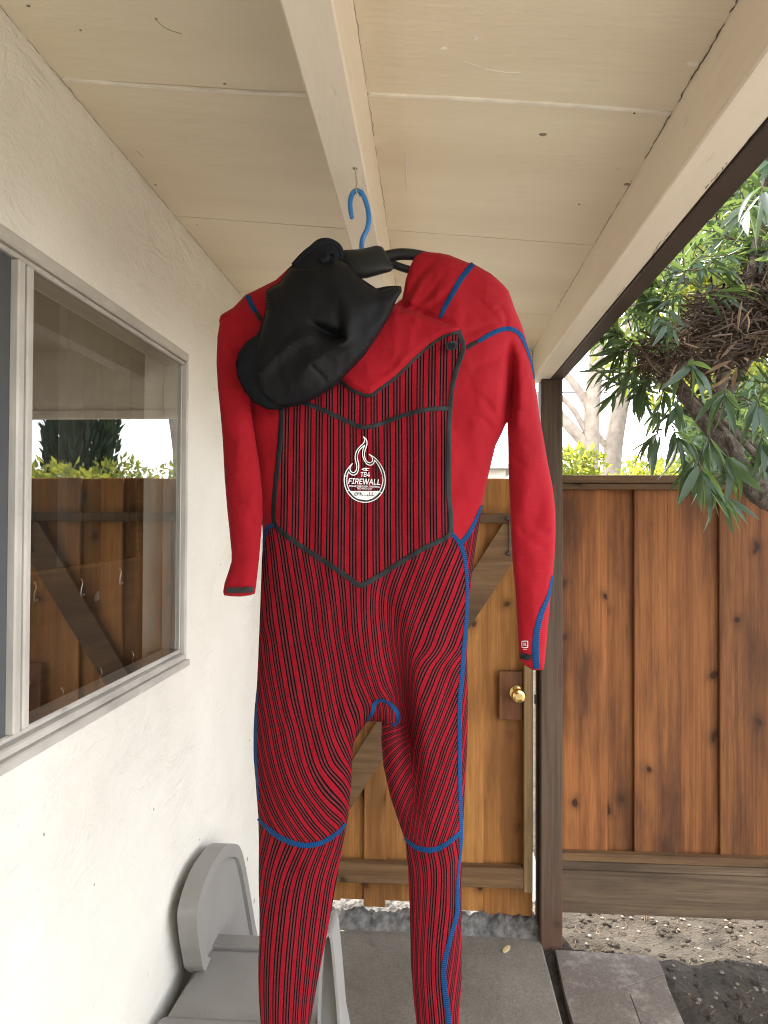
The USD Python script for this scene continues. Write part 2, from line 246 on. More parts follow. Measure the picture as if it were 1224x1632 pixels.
def stripes(name, k=1.0):
    R, D, B = tuple(k*c for c in (0.255, 0.008, 0.016)), tuple(k*c for c in (0.14, 0.020, 0.026)), tuple(k*c for c in (0.007, 0.003, 0.0035))
    st = [(0.0, R), (0.16, R), (0.175, B), (0.275, B), (0.29, D), (0.42, D), (0.435, B), (0.54, B), (0.555, D), (0.685, D), (0.70, B), (0.80, B), (0.815, R), (1.0, R)]
    return mat(name, {'tc': ('texture_coordinate', {}), 'sx': ('separate_xyz', {}), 'fr': ('math', {'math_type': 'fraction'}), 'r': ('rgb_ramp', {'ramp': st}),
        'uv': ('mapping', {'scale': (5.0, 120.0, 1.0)}), 'w': ('noise_texture', {'scale': 1.0, 'detail': 2.0}), 'b': ('bump', {'strength': 0.4, 'distance': 0.0014}),
        'n3': ('noise_texture', {'scale': 400.0, 'detail': 2.0}), 'mr': ('rgb_ramp', {'ramp': [(0.3, (0.75, 0.75, 0.75)), (0.7, (1.1, 1.1, 1.1))]}), 'mm': ('mix_color', {'blend_type': 'multiply', 'fac': 1.0}),
        'p': ('principled_bsdf', {'roughness': 0.88, 'specular_ior_level': 0.07, 'sheen_weight': 0.0})},
        [('tc.UV', 'sx.vector'), ('sx.x', 'fr.value1'), ('fr.value', 'r.fac'), ('r.color', 'mm.a'), ('tc.object', 'n3.vector'), ('n3.fac', 'mr.fac'), ('mr.color', 'mm.b'), ('mm.result', 'p.base_color'), ('tc.UV', 'uv.vector'), ('uv.vector', 'w.vector'), ('w.fac', 'b.height'), ('b.normal', 'p.normal')], 'p.BSDF')
STRIPE = stripes('red_black_striped_jersey')
def ribbed(name, ca, cb, rough, spec):
    return mat(name, {'tc': ('texture_coordinate', {}), 'sx': ('separate_xyz', {}), 'fr': ('math', {'math_type': 'pingpong', 'value2': 0.5}), 'r': ('rgb_ramp', {'ramp': [(0.0, cb), (0.16, cb), (0.5, ca), (1.0, ca)]}),
        'b': ('bump', {'strength': 0.5, 'distance': 0.0015}), 'p': ('principled_bsdf', {'roughness': rough, 'specular_ior_level': spec})},
        [('tc.UV', 'sx.vector'), ('sx.x', 'fr.value1'), ('fr.value', 'r.fac'), ('r.color', 'p.base_color'), ('fr.value', 'b.height'), ('b.normal', 'p.normal')], 'p.BSDF')
BLUET = ribbed('blue_seam_tape', (0.007, 0.068, 0.20), (0.003, 0.026, 0.085), 0.75, 0.15)
BLACKT = plain('black_seam_tape', (0.009, 0.0105, 0.012), 0.42, 0, 0.26, 0.1, 300.)
SKIN = plain('black_smooth_neoprene', (0.006, 0.006, 0.0065), 0.5, 0, 0.13, 0.12, 420., .0008)
STITCH = plain('grey_stitching', (0.075, 0.072, 0.068), 0.8)
LINING = plain('black_hood_lining', (0.006, 0.007, 0.009), 0.85, 0, 0.2, 0.2, 300.)
WHITEP = plain('white_print', (0.80, 0.79, 0.78), 0.6)
BLACKP = plain('black_print', (0.012, 0.012, 0.012), 0.6)
BLUEH = plain('blue_coated_hook', (0.03, 0.19, 0.48), 0.35, 0, 0.5)
BLACKPL = plain('black_hanger_plastic', (0.010, 0.0105, 0.010), 0.42, 0, 0.28, 0.05, 60.)
CURT = plain('brown_curtain', (0.045, 0.036, 0.03), 0.9)
CURTL = plain('pale_curtain', (0.15, 0.135, 0.115), 0.9)
BOARD = wood('dark_board', (0.04, 0.022, 0.012), (0.08, 0.046, 0.027), 'y', knots=False, rough=0.5)
STRIP = plain('brown_strip', (0.05, 0.035, 0.026), 0.8)
DISC = plain('pale_disc', (0.62, 0.56, 0.48), 0.8)
WIRE = plain('power_line', (0.03, 0.03, 0.03), 0.7)

# ------------------------------------------------------------------ the setting: ground
def sheet(x0, x1, y0, y1, n, m, zf):
    X, Y = np.meshgrid(np.linspace(x0, x1, n), np.linspace(y0, y1, m), indexing='ij')
    V = np.stack([X, Y, zf(X, Y)], -1).reshape(-1, 3); i = np.arange(n*m).reshape(n, m)
    F = np.concatenate([np.stack([i[:-1, :-1], i[1:, :-1], i[1:, 1:]], -1).reshape(-1, 3), np.stack([i[:-1, :-1], i[1:, 1:], i[:-1, 1:]], -1).reshape(-1, 3)])
    return trimesh.Trimesh(V, F, process=False)
def fine(n, lo, a, b, hi):
    return np.concatenate([np.linspace(lo, a, 14)[:-1], np.linspace(a, b, n), np.linspace(b, hi, 14)[1:]])
gx, gy = fine(150, -80, 0.35, 2.2, 80), fine(170, -40, 1.6, 3.8, 160)
X, Y = np.meshgrid(gx, gy, indexing='ij')
def dirt_z(X, Y):
    P = np.stack([X, Y, 0*X], -1)
    near = np.exp(-np.maximum(0, np.hypot(X-1.2, Y-2.6)-1.6)**2)
    z = -0.035 + near*(0.03*(meshkit.fbm(P*6, 3, 3)-.5) + 0.020*(meshkit.fbm(P*30, 3, 5)-.5))
    mound = 0.035*np.exp(-((X-0.62)/0.2)**2-((Y-2.90)/0.07)**2)
    return z + mound
V = np.stack([X, Y, dirt_z(X, Y)], -1).reshape(-1, 3); i = np.arange(X.size).reshape(X.shape)
F = np.concatenate([np.stack([i[:-1, :-1], i[1:, :-1], i[1:, 1:]], -1).reshape(-1, 3), np.stack([i[:-1, :-1], i[1:, 1:], i[:-1, 1:]], -1).reshape(-1, 3)])
obj('ground', trimesh.Trimesh(V, F, process=False), DIRT, None, True, kind='structure', label='bare brown dirt with litter beside the paving')
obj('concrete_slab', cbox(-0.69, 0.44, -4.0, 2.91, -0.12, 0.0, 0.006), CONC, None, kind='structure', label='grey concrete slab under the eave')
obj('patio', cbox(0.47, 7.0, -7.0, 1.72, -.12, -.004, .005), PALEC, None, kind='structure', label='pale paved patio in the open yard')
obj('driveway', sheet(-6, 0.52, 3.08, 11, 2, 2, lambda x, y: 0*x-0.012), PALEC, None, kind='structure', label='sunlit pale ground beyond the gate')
# threshold of broken concrete under the gate
def rubble(x0, x1, y0, y1, h, n, m, seed):
    X, Y = np.meshgrid(np.linspace(x0, x1, n), np.linspace(y0, y1, m), indexing='ij')
    t = (Y-y0)/(y1-y0); P = np.stack([X, Y, 0*X], -1)
    prof = np.clip(np.minimum(t/.25, (1-t)/.2), 0, 1)**.7
    Z = -0.02 + prof*(h + .03*(meshkit.fbm(P*14, 3, seed)-.5) + .035*(meshkit.fbm(P*55, 3, seed+9)-.5))
    i = np.arange(n*m).reshape(n, m)
    F = np.concatenate([np.stack([i[:-1, :-1], i[1:, :-1], i[1:, 1:]], -1).reshape(-1, 3), np.stack([i[:-1, :-1], i[1:, 1:], i[:-1, 1:]], -1).reshape(-1, 3)])
    return trimesh.Trimesh(np.stack([X, Y+.02*(meshkit.fbm(P*9, 2, seed+4)-.5), Z], -1).reshape(-1, 3), F, process=False)
obj('threshold', rubble(-0.70, 0.44, 2.875, 3.06, 0.084, 220, 34, 2), RUBBLE, None, True, kind='structure', label='rough broken concrete strip under the gate')
# flagstones: four cracked pieces of one paver beside the slab
pav = thing('paving', kind='structure', label='cracked grey flagstone set between slab and dirt')
def gz(u, v): return at_z(u, v, 0.0)[:2]
J1, J2, J3 = gz(900, 1585), gz(980, 1575), gz(1060, 1549)
c00, c10, cR1, cR2 = gz(884, 1511), gz(1047, 1521), gz(1066, 1570), gz(1093, 1638)
L1, L2 = gz(907, 1627), gz(945, 1629)
pieces = [[c00, c10, J3, J2, J1], [J1, J2, gz(1004, 1582), gz(1022, 1632), gz(912, 1628)], [gz(1004, 1582), J2, J3, cR1, gz(1094, 1634), gz(1022, 1632)], [gz(912, 1630), gz(1022, 1634), gz(1096, 1636), [0.86, 1.95], [0.455, 1.95]]]
for k, q in enumerate(pieces):
    pg = Polygon(q).buffer(0).buffer(-0.0025)
    if pg.geom_type != 'Polygon': pg = max(pg.geoms, key=lambda g: g.area)
    m = trimesh.creation.extrude_polygon(pg, 0.045, engine='earcut'); m.apply_translation([0, 0, -0.05 + [0, .003, -.002, .002][k]])
    obj('flagstone', m, PAVER, pav)

# ------------------------------------------------------------------ house
WX = -0.67
HZ0 = 2.448                                    # ceiling height at the wall
def ceil_z(x): return HZ0 - (x-WX)*0.098
house = thing('house', 'white stucco house side with cream open eave and sliding window', 'house')
WY0, WY1, WZ0, WZ1 = 0.30, 1.905, 1.258, 2.112
YE = 2.935
wall = [cbox(WX-.12, WX, -5, WY0, -.1, 2.6), cbox(WX-.12, WX, WY1, YE, -.1, 2.6), cbox(WX-.12, WX, WY0, WY1, -.1, WZ0), cbox(WX-.12, WX, WY0, WY1, WZ1, 2.6)]
import manifold3d as m3
def mbox(x0, x1, y0, y1, z0, z1): return m3.Manifold.cube([x1-x0, y1-y0, z1-z0]).translate([x0, y0, z0])
wm = mbox(WX-.12, WX, -5, YE, -.1, 2.62) - mbox(WX-.3, WX+.1, WY0, WY1, WZ0, WZ1)
obj('wall', wm, STUCCO, house)
obj('wall', mbox(-6, WX-.12, YE-.12, YE, -.1, 2.62), STUCCO, house)
room = thing('room', parent=house)
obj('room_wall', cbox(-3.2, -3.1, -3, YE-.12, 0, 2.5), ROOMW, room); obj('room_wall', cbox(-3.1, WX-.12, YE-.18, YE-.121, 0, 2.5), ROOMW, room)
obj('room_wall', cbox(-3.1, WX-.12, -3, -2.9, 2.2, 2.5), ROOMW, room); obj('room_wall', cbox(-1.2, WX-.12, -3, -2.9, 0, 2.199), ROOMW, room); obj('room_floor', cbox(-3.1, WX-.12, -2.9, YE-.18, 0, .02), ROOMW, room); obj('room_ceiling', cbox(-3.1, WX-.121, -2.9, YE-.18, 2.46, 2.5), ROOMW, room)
# sliding window
win = thing('window', parent=house)
fr = WX + .005
def rail(y0, y1, z0, z1, x0=WX-.06, x1=fr, c=.003): return cbox(x0, x1, y0, y1, z0, z1, c)
obj('frame', [rail(WY0, WY1, WZ1-.024, WZ1), rail(WY0, WY1, WZ0, WZ0+.018, x1=fr+.010), rail(WY1-.012, WY1, WZ0+.018, WZ1-.024), rail(WY0, WY0+.02, WZ0+.018, WZ1-.024)], ALU, win)
obj('frame_lip', [rail(WY0, WY1-.012, WZ1-.034, WZ1-.0245, x1=WX-.002), rail(WY0, WY1-.012, WZ0+.0185, WZ0+.034, x1=WX+.006), rail(WY0, WY1-.012, WZ0+.0345, WZ0+.046, x1=WX-.008), rail(WY1-.018, WY1-.0125, WZ0+.0465, WZ1-.0345, x1=WX-.009)], ALU, win)
ym = 1.129
obj('meeting_stile', [rail(ym+.004, ym+.022, WZ0+.047, WZ1-.035, x1=WX+.001), rail(ym-.006, ym+.003, WZ0+.047, WZ1-.035, x1=WX-.010), rail(ym-.026, ym-.007, WZ0+.047, WZ1-.035, x1=WX+.003)], ALU, win)
obj('pane', cbox(WX-.014, WX-.010, ym+.023, WY1-.0185, WZ0+.0465, WZ1-.0345, .0005), GLASS, win)
obj('pane', cbox(WX-.034, WX-.030, WY0+.021, ym-.0265, WZ0+.0465, WZ1-.0345, .0005), GLASS, win, label='left pane behind an insect screen')
obj('insect_screen', cbox(WX-.012, WX-.011, WY0+.021, ym-.0265, WZ0+.0465, WZ1-.0345, .0003), SCREEN, win, label='dark mesh screen at the left edge')
# eave: boarded ceiling panels, beams, fascia, header
BXL, BXR = -0.175, -0.113; BZ = 1.65+.594
EZ = float(at(880, 607, 2.89)[2]); EX0, EX1 = .702*(EZ-1.65), .825*(EZ-1.65)
def ceil_panel(xa, xb, ya, yb):
    P = [(x, y, ceil_z(x)+dz) for x in (xa, xb) for y in (ya, yb) for dz in (0, .02)]
    return trimesh.convex.convex_hull(np.array(P))
seams = [-3.1, -2.3, -1.7, -1.12, -.53, .06, .64, 1.225, 1.8, 2.4, 2.93]
for a, b in zip(seams[:-1], seams[1:]):
    obj('ceiling_panel', ceil_panel(WX, BXL, a+.0015, b-.0015), CEIL, house)
    obj('ceiling_panel', ceil_panel(BXR, EX0, a+.0015-.012, b-.0015-.012), CEIL, house)
for s in (.64, 1.225):        # filler strips that have worked loose along the nearer joints
    P = [(x, s+dy+.006*math.sin((x-WX)*6), ceil_z(x)-.0028+dz) for x in np.linspace(WX+.005, BXL-.002, 12) for dy in (-.003, .003) for dz in (0, .003)]
    def strip(xa, xb, s, amp):
        n = 14; V = []; Fs = []
        for k, x in enumerate(np.linspace(xa, xb, n)):
            yy = s + amp*math.sin((x-xa)/(xb-xa)*3.1)
            for dy, dz in ((-.0035, 0), (.0035, 0), (.003, -.004), (-.003, -.004)): V.append((x, yy+dy, ceil_z(x)+dz+.0005))
        for k in range(n-1):
            for j in range(4):
                a, b = 4*k+j, 4*k+(j+1) % 4; Fs += [(a, b, b+4), (a, b+4, a+4)]
        return trimesh.Trimesh(V, Fs, process=False)
    obj('joint_strip', strip(WX+.006, BXL-.003, s, .006), CHIP, house); obj('joint_strip', strip(BXR+.003, EX0-.005, s-.012, -.004), CHIP, house)
obj('wing_wall', mbox(WX-.12, 1.4, -2.72, -2.6, -.1, 2.40), STUCCO, house, label='white stucco wall of the wing across the yard')
obj('roof', trimesh.convex.convex_hull(np.array([(x, y, ceil_z(x)+.022+dz) for x in (-6, .58) for y in (-3.2, 3.04) for dz in (0, .12)])), ROOF, house)
obj('beam', cbox(BXL, BXR, -3.1, 2.86, BZ, ceil_z(BXR)+.015, .003), BEAM, house, label='cream painted middle beam')
obj('edge_beam', cbox(EX0, EX1, -3.1, 2.94, EZ, ceil_z(EX1)+.02, .003), BEAM, house, label='cream painted edge beam')
obj('fascia_board', cbox(EX1+.002, .908*(EZ-1.65), -3.1, 2.96, EZ-.004, ceil_z(EX1)+.10, .002), FASCIA, house, label='dark brown fascia board')
obj('header', hullbox([(x, y, z) for x in (WX, EX0-.002) for y in (2.86, 2.90) for z in (1.65+.43, ceil_z(x)-.001)]), BEAM, house, label='cream header board at the eave end')
obj('header_trim', cbox(WX, EX0-.004, 2.845, 2.859, 1.65+.432, 1.65+.46, .002), BEAM, house)
# cracks where the paint has opened along the joints
def crack(P, w, name='paint_crack', m=None):
    P = smooth_path(P, 6); n = len(P)
    P = P + rng.normal(0, .0012, P.shape)*np.array([1, .4, .3])
    return tube(P, w*.62*(0.3+rng.random(n)*.9), 5)
for y0, y1, w in ((.30, .46, .0022), (.56, .60, .002), (.66, .74, .0022), (.80, .98, .0016), (1.0, 1.18, .0018), (1.22, 1.36, .0016), (1.45, 1.78, .0011), (1.9, 2.3, .0009)):
    obj('paint_crack', crack([(EX0-.001, y, ceil_z(EX0)-.001+rng.normal(0, .001)) for y in np.linspace(y0, y1, 5)], w), CRACK, house)
for y0, y1, w in ((.62, .76, .0014), (1.15, 1.24, .0012), (1.42, 1.56, .0012), (1.75, 1.84, .001)):
    obj('paint_crack', crack([(EX1-.006+rng.normal(0, .002), y, EZ) for y in np.linspace(y0, y1, 5)], w), CRACK, house)
for y0, y1, w in ((.3, 2.7, .0008),):
    obj('paint_crack', crack([(EX1-.0005, y, EZ) for y in np.linspace(y0, y1, 24)], w), CRACK, house)
    obj('paint_crack', crack([(BXR+.0005, y, ceil_z(BXR)-.0005) for y in np.linspace(y0, y1, 24)], .0006), CRACK, house)
    obj('paint_crack', crack([(WX+.0008, y, ceil_z(WX)-.001) for y in np.linspace(y0, y1, 24)], .0006), CRACK, house)
def chip(u, v, r, m, zoff=0, seed=0):
    r2 = np.random.default_rng(seed); c = at_z(u, v, ceil_z(.1)); z = ceil_z(c[0]); c = at_z(u, v, z); z = ceil_z(c[0])
    a = np.linspace(0, 2*math.pi, 11)[:-1]; pts = [(c[0]+r*math.cos(t)*(.6+.7*r2.random())*1.6, c[1]+r*math.sin(t)*(.6+.7*r2.random()), z-.0012) for t in a]
    return trimesh.convex.convex_hull(np.array(pts + [(p[0], p[1], z+.001) for p in pts]))
for k, (u, v, r, m) in enumerate(((866, 214, .0042, SPOT), (708, 76, .004, CHIP), (1106, 103, .006, CHIP), (1000, 295, .005, SPOT), (648, 262, .0035, CHIP), (923, 326, .0012, CRACK), (45, 14, .0022, SPOT), (128, 52, .0012, SPOT), (249, 32, .0012, SPOT), (358, 135, .0016, SPOT), (248, 298, .0012, CRACK), (258, 331, .001, SPOT), (314, 361, .0009, SPOT), (1011, 181, .0012, CRACK), (987, 270, .003, CHIP), (760, 60, .003, CHIP))):
    obj('paint_chip', chip(u, v, r, m, seed=k), m, house)
def on_ceil(u, v):
    z = 2.4
    for _ in range(6): p = at_z(u, v, z); z = ceil_z(p[0])
    return p - [0, 0, .0004]
for P, m, w in (([(646, 244), (648, 262), (647, 285), (650, 310)], CHIP, .0012), ([(736, 96), (765, 107), (800, 114), (832, 115)], CHIP, .0008), ([(247, 30), (265, 45), (290, 54)], SPOT, .0004), ([(218, 240), (228, 250)], SPOT, .0004)):
    obj('paint_crack', tube(smooth_path([on_ceil(*q) for q in P], 6), w, 5), m, house)

for k, (u, v, r) in enumerate(((394, 1369, .006), (392, 1384, .003), (381, 1363, .002), (391, 1395, .003), (405, 1436, .006), (318, 1338, .002), (245, 1290, .002), (398, 1180, .004), (392, 1192, .002), (352, 900, .002), (341, 620, .002), (70, 1330, .002), (150, 1410, .002))):
    c = at_x(u, v, WX); g_ = np.random.default_rng(k); m_ = trimesh.creation.icosphere(2, 1.0); m_.vertices += g_.normal(0, .16, m_.vertices.shape); m_.apply_scale([.0008, r, r*(.8+.8*g_.random())]); m_.apply_translation(c); obj('scuff_mark', m_, SPOT, house)

# ------------------------------------------------------------------ inside the window
cx = []
def curtain(name, y0, y1, x, z0, z1, amp, wl, m, label):
    n = 90; ys = np.linspace(y0, y1, n); V = []
    for k, y in enumerate(ys):
        xx = x + amp*math.sin(y/wl*2*math.pi) + .4*amp*math.sin(y/wl*4.3)
        V += [(xx, y, z0), (xx, y, z1), (xx-.004, y, z0), (xx-.004, y, z1)]
    Fs = []
    for k in range(n-1):
        a = 4*k; Fs += [(a, a+4, a+5), (a, a+5, a+1), (a+2, a+7, a+6), (a+2, a+3, a+7)]
    return obj(name, trimesh.Trimesh(V, Fs, process=False), m, None, True, label=label, cat='curtain')
curtain('curtain', 1.32, 1.78, -0.98, .9, 2.4, .012, .11, CURT, 'dark brown curtain behind the left half of the glass')
curtain('curtain', 1.80, 2.24, -1.02, .9, 2.4, .016, .07, CURTL, 'pale pleated curtain in the middle of the window')
st = thing('patterned_strip', 'brown hanging strip with a column of pale discs behind the glass', 'ornament')
sx_ = -1.0; p0, p1 = at_x(207, 850, sx_), at_x(231, 850, sx_)
obj('band', cbox(sx_-.004, sx_, p0[1], p1[1], 1.3, 2.2, .001), STRIP, st)
for k in range(13):
    c = at_x(218.5, 767+10.6*k, sx_); d = trimesh.creation.cylinder(.0125, .003, sections=18); d.apply_transform(trimesh.transformations.rotation_matrix(math.pi/2, [0, 1, 0])); d.apply_translation([sx_+.002, c[1], c[2]])
    obj('disc', d, DISC, st)
bd = thing('key_board', 'dark board with rows of chrome hooks standing inside the window', 'hook board')
bx = -0.80
q = [at_x(20, 922, bx), at_x(277, 885, bx), at_x(236, 1110, bx), at_x(20, 1330, bx)]
obj('board', hullbox([p + [dx, 0, 0] for p in q for dx in (0, -.018)]), BOARD, bd)
obj('top_edge', hullbox([p + [dx, 0, dz] for p in q[:2] for dx in (.003, -.02) for dz in (.001, .008)]), RAILX, bd)
def hook(u, v, s):
    c = at_x(u, v, bx+.004)
    P = [c+np.array([.002, .002, .016*s]), c+np.array([.006, .002, .010*s]), c+np.array([.004, -.001, -.002*s]), c+np.array([.006, -.003, -.013*s]), c+np.array([.011, -.003, -.010*s])]
    return trimesh.util.concatenate([tube(smooth_path(P, 5), .0016, 7), trimesh.creation.icosphere(1, .0032).apply_translation(P[0]), trimesh.creation.icosphere(1, .0032).apply_translation(P[-1])])
for u, v, s in ((52, 945, 1.3), (127, 938, 1.3), (189, 920, 1.4), (238, 907, 1.4), (96, 1112, 1.2), (158, 1080, 1.3), (209, 1052, 1.3)):
    obj('hook', hook(u, v, s), STEEL, bd)
c = at_x(155, 950, bx+.004); obj('clip', [cbox(bx, bx+.006, c[1]-.009, c[1]-.002, c[2]-.012, c[2]+.008), cbox(bx, bx+.006, c[1], c[1]+.009, c[2]-.010, c[2]+.012)], PEB, bd)

# ------------------------------------------------------------------ post, fence, gate
post = thing('fence_post', 'weathered brown square timber post carrying the eave beam', 'post')
pl, pr = at(862.5, 850, 2.845)[0], at(897, 850, 2.845)[0]
obj('shaft', cbox(pl, pr, 2.845, 2.934, -.12, EZ-.001, .004), POST, post)
obj('jamb_board', cbox(pl-.009, pl-.001, 2.90, 2.934, -.02, 2.07, .003), POST, post)
FY = 2.87
fence = thing('board_fence', 'red brown vertical board fence with weathered kickboard under the tree', 'fence')
def zz(v, Y=FY): return float(at(960, v, Y)[2])
xs = [at(u, 1100, FY+.04)[0] for u in (889, 968, 1010, 1086, 1146, 1226)]
while xs[-1] < 4.2: xs.append(xs[-1] + [.14, .19, .15, .105][len(xs) % 4])
fz1, fz0 = zz(762, FY+.04), zz(1365, FY+.04)
for k, (a, b) in enumerate(zip(xs[:-1], xs[1:])):
    off = .012 if k % 2 else 0.0
    ov = .008 if k % 2 else -.0005
    obj('board', cbox(a-ov, b+ov, FY+.035+off*1.6, FY+.053+off*1.6, fz0-.03, fz1-.004*(k % 3), .003), FENCE, fence)
    n = 3
XR = xs[-1]
obj('cap_rail', cbox(pr+.001, XR, FY-.012, FY+.075, zz(770), zz(757.5), .003), RAILX, fence)
obj('top_rail', cbox(pr+.001, XR, FY+.003, FY+.034, zz(780), zz(770)-.001, .002), RAILX, fence)
obj('bottom_rail', cbox(pr+.001, XR, FY-.002, FY+.034, zz(1374), zz(1361), .003), RAILX, fence)
obj('bottom_rail', cbox(pr+.001, XR, FY+.004, FY+.05, zz(1389), zz(1374)-.001, .003), KICK, fence)
obj('kickboard', cbox(pr+.001, XR, FY+.008, FY+.046, zz(1459), zz(1389)-.001, .004), KICK, fence)
for x in (1.75, 3.4):
    obj('inner_post', cbox(x, x+.09, FY+.075, FY+.165, -.1, fz1+.03, .003), POST, fence)
GY = 2.925
gate = thing('garden_gate', 'golden brown board gate with diagonal brace and brass knob', 'gate')
gu = [418, 455, 492, 528, 545, 581, 616, 662, 700, 734, 771, 847]
gb = [1437, 1445, 1437, 1446, 1436, 1437, 1444, 1437, 1446, 1442, 1444, 1453]
gxs = [at(u, 1100, GY)[0] for u in gu]
for k in range(len(gu)-1):
    off = .010 if k % 2 else 0.0   # every other board lies proud
    z0 = at(600, gb[k+1 if k+1 < len(gb) else k], GY)[2]; z1 = at(800, 761.5 + (k % 3)*.6, GY)[2]
    ov = -.0005 if k % 2 else .008
    obj('board', cbox(gxs[k]-ov, gxs[k+1]+ov, GY+.010-off*1.9, GY+.028-off*1.9, z0, z1, .003), GATEW, gate)
def gzv(v, Y=GY-.03): return at(700, v, Y)[2]
g0, g1 = at(418, 1100, GY-.03)[0], at(834, 1100, GY-.03)[0]
obj('top_rail', cbox(g0, g1, GY-.052, GY-.012, gzv(833), gzv(818), .003), RAILX, gate)
obj('bottom_rail', cbox(g0, g1-.001, GY-.052, GY-.012, gzv(1408), gzv(1376), .003), RAILX, gate)
obj('stile', cbox(g1, at(848.5, 1100, GY-.03)[0], GY-.052, GY-.004, gzv(1414), gzv(765), .003), RAILZ, gate)
bp = [(811, 834), (834, 834), (834, 868), (600, 1222), (553, 1222), (757, 917)]
bq = [at(u, v, GY-.013) for u, v in ((800, 835), (833.0, 835), (833, 868), (500, 1375), (456, 1375))]
obj('diagonal_brace', hullbox([p + [0, dy, 0] for p in bq for dy in (0, -.036)]), RAILX, gate)
kp0, kp1 = at(795.5, 1069, GY-.025), at(833, 1148, GY-.025)
obj('knob_plate', cbox(kp0[0], kp1[0], GY-.030, GY-.0105, kp1[2], kp0[2], .003), PLATE, gate)
prof = [(0, 0), (.028, 0), (.030, .004), (.024, .009), (.013, .014), (.012, .028), (.020, .034), (.0275, .044), (.0285, .054), (.024, .063), (.014, .066), (.0125, .064), (0, .064)]
kn = trimesh.creation.revolve(np.array(prof), sections=36); kn.apply_transform(trimesh.transformations.rotation_matrix(math.pi/2, [1, 0, 0]))
kc = at(826, 1108, GY-.07); kn.apply_translation([kc[0], GY-.0305, kc[2]]); obj('knob', kn, BRASS, gate, 30)
obj('latch', cbox(at(850.3, 1100, GY)[0], at(853.5, 1100, GY)[0], GY-.04, GY-.02, at(850, 1119, GY)[2], at(850, 1104, GY)[2], .001), IRON, gate)
for u, v in ((809, 826), (810, 882)):
    c = at(u, v, GY-.056); b_ = trimesh.creation.icosphere(2, .010); b_.apply_scale([1, .7, 1]); b_.apply_translation(c); obj('bolt', b_, IRON, gate, True)
obj('brace_cable', tube([at(811, 830, GY-.056), at(812, 855, GY-.058), at(811, 880, GY-.056)], .0035, 8), IRON, gate)

# ------------------------------------------------------------------ wetsuit
def cr(ox, oy, s, pts): return [(ox + x/s, oy + y/s) for x, y in pts]
Y0 = 1.15; MPX = Y0/FPX
class Puff:
    """an inflated cloth shape: outline in the plane of the suit, thickness from a screened Poisson equation"""
    def __init__(self, outline, L, ratio, plane, sculpt=None, back=0.6):
        self.poly = Polygon(outline).buffer(0); self.ratio, self.plane, self.sculpt, self.back = ratio, plane, sculpt, back
        x0, y0, x1, y1 = self.poly.bounds; h = self.h = 2.0
        self.x0, self.y0 = x0-8, y0-8
        nx, ny = int((x1-x0+16)/h)+1, int((y1-y0+16)/h)+1
        gx, gy = np.meshgrid(self.x0 + h*np.arange(nx), self.y0 + h*np.arange(ny), indexing='ij')
        inside = shapely.contains_xy(self.poly, gx.ravel(), gy.ravel()).reshape(nx, ny)
        idx = -np.ones((nx, ny), int); idx[inside] = np.arange(inside.sum()); n = inside.sum()
        rows, cols, vals = [np.arange(n)], [np.arange(n)], [np.full(n, 4/h**2 + 1/L**2)]
        ii = np.argwhere(inside)
        for d in ((1, 0), (-1, 0), (0, 1), (0, -1)):
            j = idx[ii[:, 0]+d[0], ii[:, 1]+d[1]]; ok = j >= 0
            rows.append(np.arange(n)[ok]); cols.append(j[ok]); vals.append(np.full(ok.sum(), -1/h**2))
        A = sparse.csr_matrix((np.concatenate(vals), (np.concatenate(rows), np.concatenate(cols))), (n, n)).tocsc()
        phi = np.zeros((nx, ny)); phi[inside] = spsolve(A, np.ones(n))
        pts = shapely.points(gx[inside], gy[inside]); d = shapely.distance(pts, self.poly.exterior)
        q = np.zeros((nx, ny)); q[inside] = phi[inside]/np.maximum(d, .5)
        good = np.zeros((nx, ny), bool); good[inside] = d > 5
        j = distance_transform_edt(~good, return_distances=False, return_indices=True)
        qq = q[j[0], j[1]]; qq = np.where(good, q, gaussian_filter(qq, 2.0))
        self.q, self.phi = qq, phi
        shapely.prepare(self.poly)
    def samp(self, g, u, v):
        return map_coordinates(g, [(u-self.x0)/self.h, (v-self.y0)/self.h], order=1, mode='nearest')
    def t(self, u, v):
        u, v = np.asarray(u, float), np.asarray(v, float)
        P = shapely.points(u, v); d = shapely.distance(P, self.poly.exterior); ins = shapely.contains_xy(self.poly, u, v)
        w = np.clip((d-8)/10, 0, 1)
        f = (1-w)*self.samp(self.q, u, v)*d + w*self.samp(self.phi, u, v)
        return np.where(ins, np.sqrt(np.maximum(2*f, 0)), 0.0)*self.ratio*MPX
    def Y(self, u, v, off=0.0, back=False):
        t = self.t(u, v)
        pl = self.plane(np.asarray(u, float), np.asarray(v, float)) if callable(self.plane) else self.plane
        if back: return pl + self.back*t
        y = pl - t
        if self.sculpt: y = y + self.sculpt(np.asarray(u, float), np.asarray(v, float))*np.clip(t/.02, 0, 1)
        return y - off
    def pt(self, u, v, off=0.0, back=False): return at(u, v, self.Y(u, v, off, back))
def dens(ring, step):
    L = LineString(ring); n = max(4, int(L.length/step)); return np.array([L.interpolate(i/n, normalized=True).coords[0] for i in range(n)])
